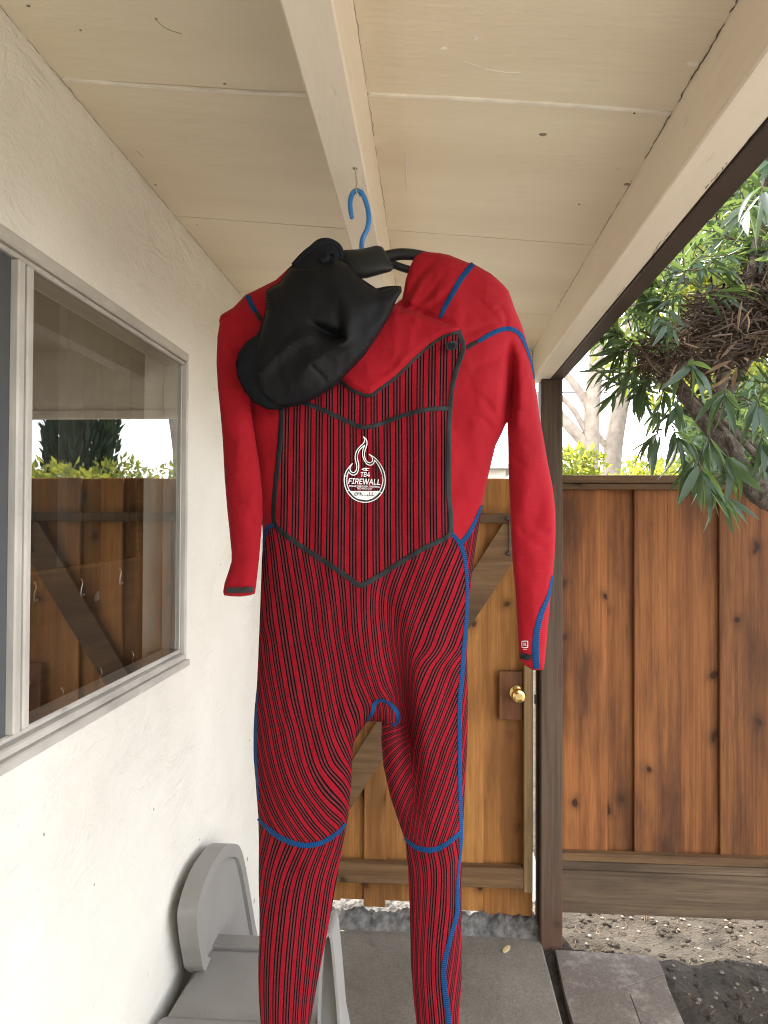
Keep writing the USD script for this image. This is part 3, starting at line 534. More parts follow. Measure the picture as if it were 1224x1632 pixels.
def panel_mesh(puff, poly, step=3.5, back=False, off=0.0, rings=(0.6, 1.6, 3.2, 5.5), sfun=None, smooth_edge=None, extra=None):
    """triangulates a panel of the cloth; returns mesh and st"""
    out = []
    for g in (poly.geoms if hasattr(poly, 'geoms') else [poly]):
        if g.geom_type != 'Polygon' or g.area < 12: continue
        B = [dens(g.exterior.coords, min(step, 2.5))] + [dens(r.coords, 2.5) for r in g.interiors]
        pts = list(B)
        for r in rings:
            gg = puff.poly.buffer(-r)
            for s in (gg.geoms if hasattr(gg, 'geoms') else [gg]):
                if s.is_empty: continue
                q = dens(s.exterior.coords, 3.0); pts.append(q[shapely.contains_xy(g.buffer(-.8), q[:, 0], q[:, 1])])
        x0, y0, x1, y1 = g.bounds
        gx, gy = np.meshgrid(np.arange(x0, x1, step), np.arange(y0, y1, step*.9)); gx = gx + (np.arange(gx.shape[0]) % 2)[:, None]*step/2
        q = np.stack([gx.ravel(), gy.ravel()], 1); inner = g.buffer(-step*.45).intersection(puff.poly.buffer(-rings[-1]-1.2) if rings else g)
        q = q[shapely.contains_xy(inner, q[:, 0], q[:, 1])] if not inner.is_empty else q[:0]
        pts.append(q); P = np.vstack(pts)
        P = np.unique(np.round(P, 3), axis=0)
        tri = Delaunay(P).simplices; c = P[tri].mean(1)
        keep = shapely.contains_xy(g, c[:, 0], c[:, 1]); tri = tri[keep]
        a = P[tri]; ar = (a[:, 1, 0]-a[:, 0, 0])*(a[:, 2, 1]-a[:, 0, 1])-(a[:, 1, 1]-a[:, 0, 1])*(a[:, 2, 0]-a[:, 0, 0])
        tri = tri[np.abs(ar) > 1e-4]; ar = ar[np.abs(ar) > 1e-4]
        flip = (ar < 0) != back
        # image v runs down, so positive area is clockwise seen from the camera
        tri[~flip] = tri[~flip][:, ::-1]
        o = off(P[:, 0], P[:, 1]) if callable(off) else off
        V = puff.pt(P[:, 0], P[:, 1], o, back); out.append((V, tri, P))
    V = np.vstack([o[0] for o in out]); P = np.vstack([o[2] for o in out]); k = 0; Fs = []
    for o in out: Fs.append(o[1]+k); k += len(o[0])
    uv = None
    if sfun is not None: uv = np.stack([sfun(P), (1632-P[:, 1])*.01], 1)
    return trimesh.Trimesh(V, np.vstack(Fs), process=False), uv
def clean_normals(mesh): return mesh
def ribbon(puff, pts, width, h=.0009, off=.0004, n=8, per=3.2, smooth=True):
    pts = np.asarray(pts, float); P = smooth_path(pts, n) if smooth else dens(pts, 4.0)
    w = np.interp(np.linspace(0, 1, len(P)), np.linspace(0, 1, len(np.atleast_1d(width))) if np.ndim(width) else [0, 1], width if np.ndim(width) else [width, width])
    Tn = np.gradient(P, axis=0); Tn /= np.maximum(np.linalg.norm(Tn, axis=1, keepdims=True), 1e-9); N = np.stack([-Tn[:, 1], Tn[:, 0]], 1)
    s = np.concatenate([[0], np.cumsum(np.linalg.norm(np.diff(P, axis=0), axis=1))])
    cs = [(-.5, -.0012), (-.48, .6), (-.3, .95), (0, 1), (.3, .95), (.48, .6), (.5, -.0012)]
    V, UV = [], []
    for c, hh in cs:
        Q = P + N*(c*w)[:, None]
        V.append(puff.pt(Q[:, 0], Q[:, 1], off + h*hh)); UV.append(np.stack([s/per, np.full(len(P), c)], 1))
    m = len(cs); V = np.stack(V, 1).reshape(-1, 3); UV = np.stack(UV, 1).reshape(-1, 2); F = []
    for i in range(len(P)-1):
        for j in range(m-1):
            a, b = i*m+j, i*m+j+1; F += [(a, b, b+m), (a, b+m, a+m)]
    mesh = trimesh.Trimesh(V, np.array(F), process=False)
    if mesh.face_normals[:, 1].mean() > 0: mesh.faces = mesh.faces[:, ::-1]
    return mesh, UV
def decal(puff, poly, off=.0008, th=.0004):
    """flat print on the cloth: polygons in photograph pixels laid on the surface"""
    ms = []
    for g in (poly.geoms if hasattr(poly, 'geoms') else [poly]):
        if g.is_empty or g.area < .02: continue
        g = g.segmentize(6.0)
        m = trimesh.creation.extrude_polygon(g, 1.0, engine='earcut'); v = np.array(m.vertices)
        V = puff.pt(v[:, 0], v[:, 1], off + th*v[:, 2]); ms.append(trimesh.Trimesh(V, m.faces, process=False))
    return trimesh.util.concatenate(ms)
def text_poly(text, height, ox, oy, width=None, shear=0.0, bold=False, ang=0.0):
    m = meshkit.text_mesh(text, height, .001, bold); v = np.array(m.vertices); top = v[:, 2] > .0005
    f = m.faces[(top[m.faces]).all(1)]; x0, x1 = v[:, 0].min(), v[:, 0].max(); sx = (width/(x1-x0)) if width else 1.0
    ca, sa = math.cos(ang), math.sin(ang); px, py = (v[:, 0]-x0)*sx + shear*v[:, 1], v[:, 1]
    u, w = ox + px*ca + py*sa, oy + px*sa - py*ca
    return np.stack([u, w], 1), m
def text_decal(puff, *a, off=.0010, **k):
    uv, m = text_poly(*a, **k); z = np.array(m.vertices)[:, 2]
    V = puff.pt(uv[:, 0], uv[:, 1], off + .0003*(z > .0005)); return trimesh.Trimesh(V, m.faces, process=False)

right_side = [(646.5, 446), (653, 426), (661, 409), (673, 401.5), (681, 401.4), (700, 403), (715, 406), (745, 418), (757, 421.5), (784, 437), (803, 454.6), (811, 464), (820.6, 492.5), (832, 519.5), (839, 543), (845, 566), (852, 605), (857, 640), (860, 664), (866, 696), (873, 738), (881, 777), (885, 812), (885.5, 848), (884, 885), (881, 917), (877, 956), (874, 990), (870, 1035), (868, 1055), (866, 1068)]
cuff = [(849, 1068), (836, 1060), (828, 1052)]
inner = [(827, 1042), (825, 998), (822, 949), (816.5, 890), (814.5, 850), (812, 787), (810, 738), (809.6, 690), (808.3, 673)]
torso_r = [(806, 676), (800, 690), (790, 710), (782.5, 740), (777.7, 760), (769.5, 800), (764, 834), (757.5, 875), (753, 905), (751, 932), (747.5, 956), (746, 998), (744.5, 1047), (745.5, 1096), (745.8, 1145), (745, 1190), (741.5, 1246), (738.5, 1310), (735.5, 1365), (735.5, 1400), (736, 1453), (735.5, 1510), (736, 1560), (732.5, 1610), (732, 1640), (737, 1760), (742, 1885)]
leg_r = [(678, 1885), (671, 1750), (664, 1632), (660, 1600), (655, 1540), (653, 1450), (650, 1380), (646, 1340), (638, 1318), (622, 1270), (611, 1220), (607.5, 1180), (608.5, 1151)]
gap = [(597, 1149.5), (585, 1150)]
leg_l = [(574, 1166), (563, 1185), (561, 1215), (560, 1250), (555, 1300), (551, 1322), (546, 1348), (538, 1395), (530, 1440), (519, 1500), (505, 1570), (494, 1632), (490, 1750), (491, 1885)]
torso_l = [(432, 1885), (424, 1750), (415.5, 1632), (413, 1600), (411.5, 1560), (411.5, 1530), (413.2, 1500), (413.4, 1460), (412.2, 1400), (412.6, 1340), (411.5, 1300), (408, 1255), (405.3, 1200), (405.6, 1150), (408.5, 1110), (411, 1060), (413.4, 1000), (415.3, 950), (417, 900), (419, 860), (418, 838), (406, 800), (398, 740), (392, 680), (388, 620), (384, 570), (378, 542), (366, 526), (350.5, 517), (349, 511), (352, 502), (372, 490), (391, 470), (409, 461.5), (440, 446), (462, 425), (480, 428), (510, 455), (545, 478), (590, 486), (628, 486), (641, 476), (644, 461)]
outline = right_side + cuff + inner + torso_r + leg_r + gap + leg_l + torso_l
def polyd(u, v, P):
    return shapely.distance(shapely.points(u, v), LineString(P))
def valley(u, v, P, w):
    """depth profile along a polyline of (u, v, depth in metres)"""
    P = np.asarray(P, float); best = np.full(np.shape(u), 1e9); dep = np.zeros(np.shape(u)); W = np.broadcast_to(w, (len(P),))
    wid = np.ones(np.shape(u))
    for k, (a, b) in enumerate(zip(P[:-1], P[1:])):
        d = b[:2]-a[:2]; s = np.clip(((u-a[0])*d[0]+(v-a[1])*d[1])/(d @ d), 0, 1)
        dd = np.hypot(u-a[0]-s*d[0], v-a[1]-s*d[1]); c = dd < best
        best = np.where(c, dd, best); dep = np.where(c, a[2]+s*(b[2]-a[2]), dep); wid = np.where(c, W[k]+s*(W[k+1]-W[k]), wid)
    return dep*np.exp(-(best/wid)**2)
CREASE = [(641, 487), (664, 497), (698, 510), (716, 516)]
def wr(u, v, sc, seed, amp):
    return amp*(meshkit.fbm(np.stack([u*sc, v*sc*.55, 0*u], -1), 3, seed)-.5)
def sculpt_main(u, v):
    y = valley(u, v, [(606, 925, .002), (615, 970, .008), (625, 1020, .016), (635, 1075, .026), (643, 1120, .034), (649.5, 1165, .038), (654, 1205, .028), (657, 1260, .014), (659, 1320, .0)], [16, 22, 22, 20, 15, 13, 14, 18, 16])
    y = y + valley(u, v, [(541, 1118, .0), (539, 1140, .0035), (535, 1178, .0)], 4)
    y = y + valley(u, v, [(812.5, 540, .0), (814.5, 572, .022), (814, 615, .036), (811, 650, .040), (808.5, 676, .02)], [5, 8, 9, 10, 9])
    y = y + valley(u, v, [(641, 489, .006), (655, 463, .008), (672, 438, .006), (694, 414, .001)], 6) + valley(u, v, [(674, 500, .005), (700, 481, .005), (722, 457, .002)], 6) + valley(u, v, [(660, 494, .004), (690, 463, .005), (712, 430, .001)], 5)
    y = y - valley(u, v, [(652, 480, .005), (668, 455, .006), (688, 428, .002)], 6)
    y = y + valley(u, v, [(641, 486, .006), (664, 495, .007), (698, 508, .006), (720, 516, .003)], 6)
    y = y + valley(u, v, [(780, 500, .0), (798, 490, .003), (806, 503, .004), (808, 525, .002)], 4) + valley(u, v, [(745, 530, .002), (775, 520, .003), (795, 513, .001)], 4) + valley(u, v, [(752, 470, .001), (785, 500, .003), (800, 520, .001)], 5)
    y = y + valley(u, v, [(378, 538, .004), (392, 560, .006), (402, 600, .002)], 6)
    y = y - valley(u, v, [(826, 600, .0), (832, 700, .004), (836, 800, .004), (840, 900, .0)], 16) + valley(u, v, [(853, 780, .0), (850, 830, .004), (842, 870, .0)], 14)
    y = y + valley(u, v, [(823, 697, .0), (833, 703, .002), (842, 708, .0)], 4)
    # the upper body sags a little between the hanger's ends, the knees bulge
    y = y + .010*np.exp(-((u-585)/90)**2-((v-800)/150)**2) - .010*np.exp(-((u-480)/60)**2-((v-1290)/60)**2) - .010*np.exp(-((u-695)/45)**2-((v-1300)/60)**2)
    y = y + valley(u, v, [(412, 1352, .004), (470, 1372, .004), (545, 1352, .004)], 14) + valley(u, v, [(650, 1372, .004), (695, 1384, .004), (736, 1366, .004)], 14)
    for P_, w_ in (([(815, 640, .0), (826, 652, .003), (842, 657, .001)], 4), ([(812, 720, .0), (824, 735, .0035), (840, 742, .0)], 4), ([(884, 838, .002), (868, 846, .0035), (846, 842, .0)], 5), ([(882, 868, .002), (866, 872, .003), (842, 866, .0)], 5), ([(818, 830, .001), (834, 850, .003), (846, 856, .0)], 5),
        ([(790, 690, .002), (770, 668, .003), (742, 656, .0)], 5), ([(796, 672, .003), (775, 640, .003), (750, 620, .0)], 6), ([(740, 600, .0), (752, 590, .002), (800, 568, .003)], 6), ([(420, 1362, .003), (455, 1380, .003), (500, 1384, .0)], 6), ([(545, 1368, .003), (520, 1384, .003), (490, 1392, .0)], 6), ([(652, 1400, .003), (680, 1412, .003), (710, 1410, .0)], 6),
        ([(414, 1010, .002), (440, 1030, .002), (480, 1040, .0)], 8), ([(742, 1010, .002), (715, 1030, .003), (680, 1034, .0)], 8), ([(437, 800, .002), (470, 815, .002), (520, 812, .0)], 9), ([(715, 790, .002), (680, 806, .002), (640, 800, .0)], 9), ([(640, 560, .001), (625, 585, .003), (600, 600, .0)], 6)):
        y = y + valley(u, v, P_, w_)
    return y + wr(u, v, 1/45., 3, .011) + wr(u, v, 1/17., 8, .0036)
suit = Puff(outline, 58.0, 0.62, Y0, sculpt_main, 0.5)

ws = thing('wetsuit', 'red full wetsuit with striped black legs and a hanging black hood', 'wetsuit')
A_, B_ = lambda p: cr(400, 840, 6.8, p), lambda p: cr(400, 1000, 6.8, p)
C_ = lambda p: cr(400, 1160, 6.8, p); R1 = lambda p: cr(560, 860, 6.12, p); R2 = lambda p: cr(560, 1020, 6.12, p); R3 = lambda p: cr(590, 1180, 7.2, p)
S1 = lambda p: cr(390, 1140, 5.83, p); S3 = lambda p: cr(390, 1380, 6.12, p); S4 = lambda p: cr(600, 1360, 6.0, p)
V_TAPE = [(719, 841), (718.5, 848), (712.7, 855.6), (673.5, 875), (637, 897), (605, 917), (581, 931), (574.5, 933), (568, 930), (560, 924), (532, 904.7), (503, 885.6), (473.5, 866.5), (451.5, 850), (440, 841)]
R_TAPE = [(731, 527), (734, 537), (738.5, 549), (738, 557), (734, 570), (727.5, 590.6), (721, 615), (717.6, 650), (716, 684), (714.7, 738), (715.3, 787), (717.6, 811.6), (719, 841)]
L_TAPE = [(440, 841), (436.6, 831), (435.8, 811.5), (439, 775), (444, 726), (448, 677), (448.3, 640)]
MID = [(462, 634), (480, 641), (499, 647), (531, 661), (565.5, 677), (574, 680), (582.6, 681), (605, 676), (640, 663), (660, 657), (686, 652), (716, 650.5)]
BIB = [(530, 592), (545, 607), (553, 614.5), (565, 622), (580, 628), (592, 628.5), (605, 618.5), (629, 601), (661, 570), (686, 548), (705, 535.5), (731, 527)]
B_MAIN = [(720, 850), (732, 865), (740, 885), (744, 917), (744.7, 950), (743.6, 986), (740, 1032), (736.5, 1076), (733, 1116), (732, 1157), (733, 1206), (733, 1229), (734, 1277), (735, 1319), (735, 1340)]
B_SIDE = [(735.5, 865), (747, 851), (758, 830), (768, 806)]
KNEE_L = [(411, 1305), (424, 1318), (441.5, 1332), (462, 1342), (486, 1347.5), (510, 1344), (532, 1332), (544, 1322), (551.5, 1312)]
KNEE_R = [(645, 1336), (656.7, 1346.7), (673, 1354), (694, 1353.6), (712, 1345), (726, 1334), (735, 1326)]
B_SHIN = S4([(808, -60), (797, 60), (777, 300), (780, 440), (771, 580), (710, 800), (652, 1050), (641, 1160), (660, 1350), (695, 1632), (725, 1900), (770, 2600), (800, 3150)])
tracks = {
 0: A_([(180, 100), (215, 550), (245, 800), (290, 1150)]) + B_([(350, 450), (410, 800)]) + C_([(490, 0), (570, 350), (650, 560), (740, 720), (880, 870), (1030, 1010)]),
 1: A_([(250, 30), (282, 200), (310, 400), (340, 620), (375, 850), (415, 1100)]) + B_([(460, 300), (530, 700), (590, 1000)]) + C_([(620, 20), (690, 290), (740, 430), (830, 560), (960, 720), (1050, 840)]),
 2: A_([(395, 140), (440, 450), (500, 800), (545, 1150)]) + B_([(610, 400), (680, 800)]) + C_([(740, 0), (810, 230), (880, 420), (1000, 540), (1085, 680)]),
 3: A_([(525, 240), (570, 500), (620, 800), (655, 1100)]) + B_([(720, 350), (790, 750)]) + C_([(860, 0), (920, 180), (1020, 370), (1090, 470)]),
 4: A_([(650, 320), (700, 600), (740, 900), (765, 1150)]) + B_([(830, 400), (900, 800), (970, 1060)]) + C_([(1000, 60), (1080, 250)]),
 5: A_([(775, 410), (820, 700), (855, 950), (880, 1170)]) + B_([(940, 450), (1010, 800), (1080, 1000), (1115, 1080)]),
 6: A_([(905, 490), (945, 800), (980, 1150)]) + B_([(1040, 350), (1120, 700), (1200, 900)]),
 7: A_([(1040, 570), (1060, 850), (1080, 1170)]) + B_([(1120, 300), (1200, 600)]) + R2([(60, 300), (150, 520), (200, 640)]),
 8: A_([(1165, 680), (1170, 900)]) + R1([(95, 950), (125, 1150)]) + R2([(130, 200), (190, 400), (230, 550)]),
 9: R1([(175, 450), (168, 600), (175, 850), (200, 1080)]) + R2([(220, 250), (290, 480)]),
 10: R1([(300, 360), (262, 500), (250, 680), (270, 900), (298, 1130)]) + R2([(320, 250), (380, 470), (440, 620)]),
 11: R1([(420, 290), (350, 500), (335, 680), (350, 900), (385, 1150)]) + R2([(420, 330), (460, 560)]),
 12: R1([(560, 220), (470, 450), (412, 650), (405, 850), (430, 1080)]) + R2([(470, 300), (495, 560)]),
 13: R1([(690, 160), (580, 450), (495, 720), (462, 930), (470, 1100)]) + R2([(510, 350), (520, 560)]),
 14: R1([(830, 70), (700, 400), (590, 700), (530, 900), (510, 1100)]) + R2([(528, 350), (532, 600)]),
 15: R1([(960, 20), (830, 320), (720, 600), (630, 830), (570, 1010), (540, 1150)]) + R2([(540, 350)]),
 16: R1([(1050, 90), (950, 330), (830, 640), (735, 880), (670, 1070)]) + R2([(590, 250), (552, 470)]),
 17: R1([(1100, 250), (960, 620), (850, 900), (770, 1100)]) + R2([(690, 200), (620, 420), (575, 640)]),
 18: R1([(1110, 560), (980, 880), (890, 1100)]) + R2([(790, 250), (700, 480), (630, 700), (590, 880)]),
 19: R1([(1100, 830), (1010, 1080)]) + R2([(900, 250), (810, 470), (720, 700), (650, 930), (610, 1080)]),
 20: R1([(1100, 1110)]) + R2([(1000, 250), (900, 500), (810, 750), (730, 950), (670, 1130)]) + R3([(570, 230), (525, 480), (500, 760), (470, 1050)]),
 21: R2([(1040, 400), (930, 650), (840, 880), (760, 1080)]) + R3([(640, 260), (590, 500), (545, 800), (500, 1100)]),
 22: R2([(1040, 640), (950, 850), (870, 1040)]) + R3([(750, 270), (670, 500), (600, 780), (550, 1050), (530, 1180)]),
 23: R2([(1040, 870), (960, 1060)]) + R3([(860, 250), (770, 500), (685, 740), (620, 970), (590, 1180)]),
 24: R3([(970, 200), (870, 520), (780, 780), (700, 1010), (650, 1200)]),
 25: R3([(1005, 450), (925, 700), (840, 950), (760, 1200)]), 26: R3([(1010, 720), (950, 900), (860, 1160)]),
 -1: A_([(140, 800), (165, 1150)]) + B_([(175, 0), (225, 350), (285, 700), (350, 1000)]) + C_([(385, 0), (450, 300), (520, 510), (600, 680), (720, 850), (850, 1010), (960, 1110)]),
 -2: B_([(120, 100), (150, 450), (200, 700)]) + C_([(285, 0), (340, 280), (410, 500), (490, 690), (600, 860), (720, 1030), (860, 1180)]),
 -3: B_([(95, 450), (140, 800)]) + C_([(195, 0), (260, 330), (330, 590), (410, 760), (510, 930), (620, 1090), (730, 1210)]),
 -4: C_([(110, 0), (170, 330), (230, 550), (310, 760), (410, 960), (540, 1150), (610, 1230)]),
 -5: C_([(60, 0), (120, 350), (200, 640), (270, 830), (370, 1030), (480, 1200)]), -6: C_([(80, 560), (130, 760), (220, 980), (340, 1170)]), -7: C_([(90, 800), (170, 1030)])}
inner_tr = {19: [(420, 900), (395, 1060)], 18: [(455, 640), (340, 900)], 17: [(450, 440), (380, 560), (285, 780)], 16: [(450, 280), (350, 420), (240, 640)], 15: [(440, 165), (330, 290), (200, 510)], 14: [(430, 60), (300, 200), (180, 370)], 13: [(400, -10), (260, 120), (155, 240)], 12: [(320, -30), (140, 110)]}
inner_s = {k: R3(p) for k, p in inner_tr.items()}
inner_s[11] = R2([(510, 935), (300, 1000)]); inner_s[10] = R2([(480, 885), (310, 905)])
inner_s[20] = R3([(500, 760), (455, 1100)]); inner_s[21] = R3([(530, 880), (495, 1150)])
def field(tr, sm=1.0):
    p, s_ = [], []
    for k in tr:
        q = np.array(tr[k])
        if len(q) > 1: q = np.vstack([np.linspace(a, b, 3)[:-1] for a, b in zip(smooth_path(q, 2)[:-1], smooth_path(q, 2)[1:])] + [q[-1:]])
        p.append(q); s_ += [float(k)]*len(q)
    p, i_ = np.unique(np.round(np.vstack(p), 1), axis=0, return_index=True); s_ = np.array(s_)[i_]
    c, h = p.mean(0), 100.0
    f = RBFInterpolator((p-c)/h, s_, smoothing=sm, kernel='thin_plate_spline')
    return lambda P: f((np.asarray(P)-c)/h)
thigh_s = field(tracks, .02); inner_f = field(inner_s, .05)
shL = {0: S1([(370, 1170), (300, 1350)]) + S3([(270, 122), (225, 350), (195, 600), (175, 900), (168, 1200), (185, 1540), (230, 3000)]), 1: S1([(480, 1220), (400, 1400)]) + S3([(370, 122), (325, 350), (295, 600), (270, 850), (252, 1200), (248, 1540), (300, 3000)]),
       2: S1([(580, 1230), (510, 1390)]) + S3([(490, 122), (440, 350), (410, 600), (380, 900), (360, 1250), (350, 1540), (390, 3000)]), 3: S1([(680, 1220), (600, 1400)]) + S3([(590, 122), (545, 380), (515, 650), (480, 1000), (460, 1300), (450, 1540), (470, 3000)]),
       4: S1([(770, 1200), (700, 1380)]) + S3([(690, 122), (640, 400), (605, 650), (575, 1000), (550, 1300), (535, 1540), (540, 3000)]), 5: S1([(860, 1150)]) + S3([(780, 122), (730, 450), (685, 800), (640, 1150), (600, 1500), (600, 3000)]), -1: S1([(270, 1100), (210, 1300)]) + S3([(175, 122), (160, 350)]), -2: S1([(180, 1080), (140, 1300)])}
shR = {0: R3([(540, 1270), (570, 1440)]) + S4([(430, 200), (430, 450), (420, 700), (402, 1000), (402, 1200), (425, 1632), (470, 3000)]), 1: R3([(640, 1290), (670, 1440)]) + S4([(500, 350), (480, 600), (465, 900), (460, 1200), (485, 1632), (540, 3000)]),
       2: R3([(750, 1270), (790, 1440)]) + S4([(600, 250), (585, 600), (555, 900), (550, 1200), (590, 1632), (640, 3000)]), 3: R3([(860, 1240), (900, 1440)]) + S4([(695, 250), (690, 500), (655, 800), (640, 1000), (640, 1200)]),
       4: R3([(960, 1180), (1000, 1400)]) + S4([(755, 250), (765, 480)]), -1: R3([(470, 1250)]) + S4([(372, 150), (380, 400), (367, 900), (370, 1300), (395, 1632), (430, 3000)])}
shO = {0: S4([(770, 740), (730, 1050), (690, 1300)]), 1: S4([(805, 740), (790, 1000), (755, 1250), (720, 1632), (770, 3000)]), 2: S4([(860, 800), (830, 1200), (780, 1632), (840, 3000)])}
def chest_s(P): return (P[:, 0]-572.0)/18.3 + (P[:, 1]-800)*.0011*np.clip((575-P[:, 0])/120, -.3, 1.2) + .015*np.sin(P[:, 1]/37+P[:, 0]/60)
MAIN = suit.poly
chestP = Polygon(V_TAPE + L_TAPE[1:] + MID[1:] + R_TAPE[::-1][5:-8:1] if False else V_TAPE + L_TAPE[1:] + MID + [(717.6, 650), (716, 684), (714.7, 738), (715.3, 787), (717.6, 811.6)]).buffer(0)
upperP = Polygon([(448.3, 640), (470, 560)] + BIB + R_TAPE[1:8] + MID[::-1]).buffer(0)
thighP = Polygon(V_TAPE + [(433, 836), (424, 842), (421, 856), (380, 862), (380, 1305)] + KNEE_L + [(580, 1318), (600, 1330)] + KNEE_R + B_MAIN[::-1]).buffer(0)
sideP = Polygon([(735, 863), (747, 851), (768, 806), (800, 800), (800, 1350), (735, 1345)] + B_MAIN[::-1][:-2]).buffer(0)
shinL = Polygon([(380, 1305)] + KNEE_L + [(575, 1316), (575, 1900), (380, 1900)]).buffer(0)
shinRall = Polygon([(610, 1330)] + KNEE_R + [(760, 1326), (760, 1900), (610, 1900)]).buffer(0)
shinR = Polygon([(610, 1330)] + KNEE_R[:-1] + B_SHIN[1:] + [(735, 1900), (610, 1900)]).buffer(0).intersection(shinRall)
shinO = shinRall.difference(shinR)
GUS = R2([(150, 800), (205, 700), (235, 610), (290, 590), (370, 610), (430, 670), (460, 740), (450, 810), (390, 830), (300, 812)])
innerP = Polygon([(597, 1160), (612, 1154), (634, 1157), (648, 1150), (651, 1172), (654, 1205), (657, 1260), (659, 1310), (657, 1346)] + KNEE_R[1::-1] + [(625, 1330), (600, 1250)]).buffer(0)
gussP = Polygon(GUS).buffer(0)
thighP = thighP.difference(innerP).difference(gussP); innerP = innerP.difference(gussP)
striped = unary_union([gussP, innerP, chestP, upperP, thighP, sideP, shinL, shinRall])
redP = MAIN.difference(striped.buffer(.01))
def add_panel(name, poly, material, sf=None, label=None, **k):
    m, uv = panel_mesh(suit, poly.intersection(MAIN), sfun=sf, **k)
    return obj(name, m, material, ws, True, uv, label=label)
add_panel('jersey', redP, REDFAB, label='plain red shoulders, flanks and right sleeve', step=3.2)
add_panel('chest_panel', chestP, STRIPE, chest_s, label='striped front panel with a round white emblem')
add_panel('upper_chest_panel', upperP, STRIPE, lambda P: chest_s(P) + .12 + (P[:, 1]-640)*.0016*np.clip((P[:, 0]-560)/140, -1, 1))
add_panel('leg_panel', thighP, STRIPE, thigh_s, step=3.0, label='striped hip and thigh panel')
add_panel('inner_thigh_panel', innerP, STRIPE, inner_f, step=3.0); add_panel('gusset', gussP, STRIPE, lambda P: (P[:, 0]-600)/9.5 + ((P[:, 1]-1140)/26)**2*.5)
add_panel('flank_panel', sideP, STRIPE, lambda P: (P[:, 0]-700)/9.0 + (P[:, 1]-850)/60.0)
fL, fR, fO = field(shL, .05), field(shR, .05), field(shO, .05)
add_panel('shin_panel', shinL, STRIPE, fL); add_panel('shin_panel', shinR, STRIPE, fR); add_panel('shin_panel', shinO, STRIPE, fO)
m, _ = panel_mesh(suit, MAIN, 6.0, back=True); obj('back_panel', m, REDFAB, ws, True, label='plain back of the suit')
# left sleeve, hanging in front of the flank
sl_out = [(372, 500), (357, 506), (350, 513), (349.5, 519), (346.5, 537), (345, 578), (347, 615), (351, 655), (355, 701), (358, 762), (362, 811), (366, 848), (369, 880), (369, 895), (364.5, 910), (358, 929), (355.5, 943), (357, 949), (370, 950.5), (382, 951), (398, 949), (406.5, 946), (409, 927), (413.5, 885), (416, 853), (418.5, 824), (418, 787), (413.5, 743), (407, 701), (400, 655), (397, 620), (398, 590), (402, 560), (404, 535), (396, 508)]
def sl_sc(u, v):
    y = valley(u, v, [(351, 520, .0), (362, 540, .006), (378, 560, .008), (390, 580, .004)], 6) + valley(u, v, [(369, 888, .006), (380, 893, .004), (396, 890, .0)], 8)
    for P_, w_ in (([(348, 640, .002), (362, 652, .003), (380, 650, .0)], 5), ([(408, 720, .003), (392, 735, .003), (372, 732, .0)], 5), ([(360, 790, .003), (376, 800, .003), (394, 796, .0)], 5), ([(415, 815, .002), (400, 828, .003), (380, 826, .0)], 5), ([(366, 858, .002), (384, 862, .002), (402, 854, .0)], 4)):
        y = y + valley(u, v, P_, w_)
    return y - valley(u, v, [(375, 640, .0), (384, 740, .004), (392, 840, .0)], 14) + wr(u, v, 1/30., 21, .009) + wr(u, v, 1/14., 22, .0032)
sleeve = Puff(sl_out, 46, 0.72, lambda u, v: Y0 - .004 - .028*np.clip((v-530)/90, 0, 1) - .012*np.clip((v-600)/300, 0, 1), sl_sc, .7)
m, _ = panel_mesh(sleeve, sleeve.poly, 3.2); mb, _ = panel_mesh(sleeve, sleeve.poly, 6.0, back=True)
obj('sleeve', trimesh.util.concatenate([m, mb]), REDFAB, ws, True, label='left hand plain red sleeve')
def tape(name, puff, pts, w, material, label=None, **k):
    m, uv = ribbon(puff, pts, w, **k); return obj(name, m, material, ws, True, uv, label=label)
tape('seam_tape', suit, V_TAPE, 8.5, BLACKT, 'black V-shaped waist tape'); tape('seam_tape', suit, R_TAPE, 8.0, BLACKT); tape('seam_tape', suit, L_TAPE, 8.0, BLACKT); tape('seam_tape', suit, MID, 7.5, BLACKT, h=.0008)
tape('blue_tape', suit, B_MAIN, [6.5, 7.5, 6.5, 5, 5.5, 7, 7, 7.5, 7, 6.5, 6.5, 6.5, 6.5, 6, 6], BLUET); tape('blue_tape', suit, B_SIDE, [8, 7.5, 5.5, 4], BLUET)
tape('blue_tape', suit, KNEE_L, [4.5, 6.5, 8.5, 8.5, 8.5, 8.5, 7.5, 6.5, 4.5], BLUET); tape('blue_tape', suit, KNEE_R, [4.5, 7, 8.5, 8.5, 8, 7.5, 7], BLUET)
tape('blue_tape', suit, B_SHIN, [3, 4, 6, 8, 7, 8.5, 8.5, 9, 8.5, 8, 8, 8, 6], BLUET)
tape('blue_tape', suit, [(735, 1322), (735, 1345), (733.5, 1372)], [6, 5, 3.5], BLUET)
tape('blue_tape', suit, R2([(150, 795), (180, 750), (208, 695), (225, 630), (262, 594), (310, 592), (370, 620), (425, 672), (455, 735), (452, 790), (425, 822), (385, 830)]), [3, 5, 6.5, 7, 6, 5.5, 6, 6.5, 7.5, 7, 5, 3], BLUET, label='blue arch tape at the crotch', per=50)
tape('blue_tape', suit, [(754.5, 420), (737, 441), (722.5, 465.6), (710, 487.6), (701, 507)], [8.5, 9, 8.5, 8, 6], BLUET)
tape('blue_tape', suit, [(762, 544.5), (781, 533), (798.5, 525.6), (813, 524), (828, 532), (837, 549), (846, 574), (852, 604)], [6.5, 7.5, 7.5, 7.5, 7, 5, 3.5, 2], BLUET)
tape('tape_end', suit, [(744.5, 555), (752, 549), (760, 545)], 7, BLACKT)
tape('blue_tape', suit, [(394, 470), (402.5, 489), (408, 497)], 8, BLUET); tape('tape_end', suit, [(408, 497), (416, 511)], 7, BLACKT)
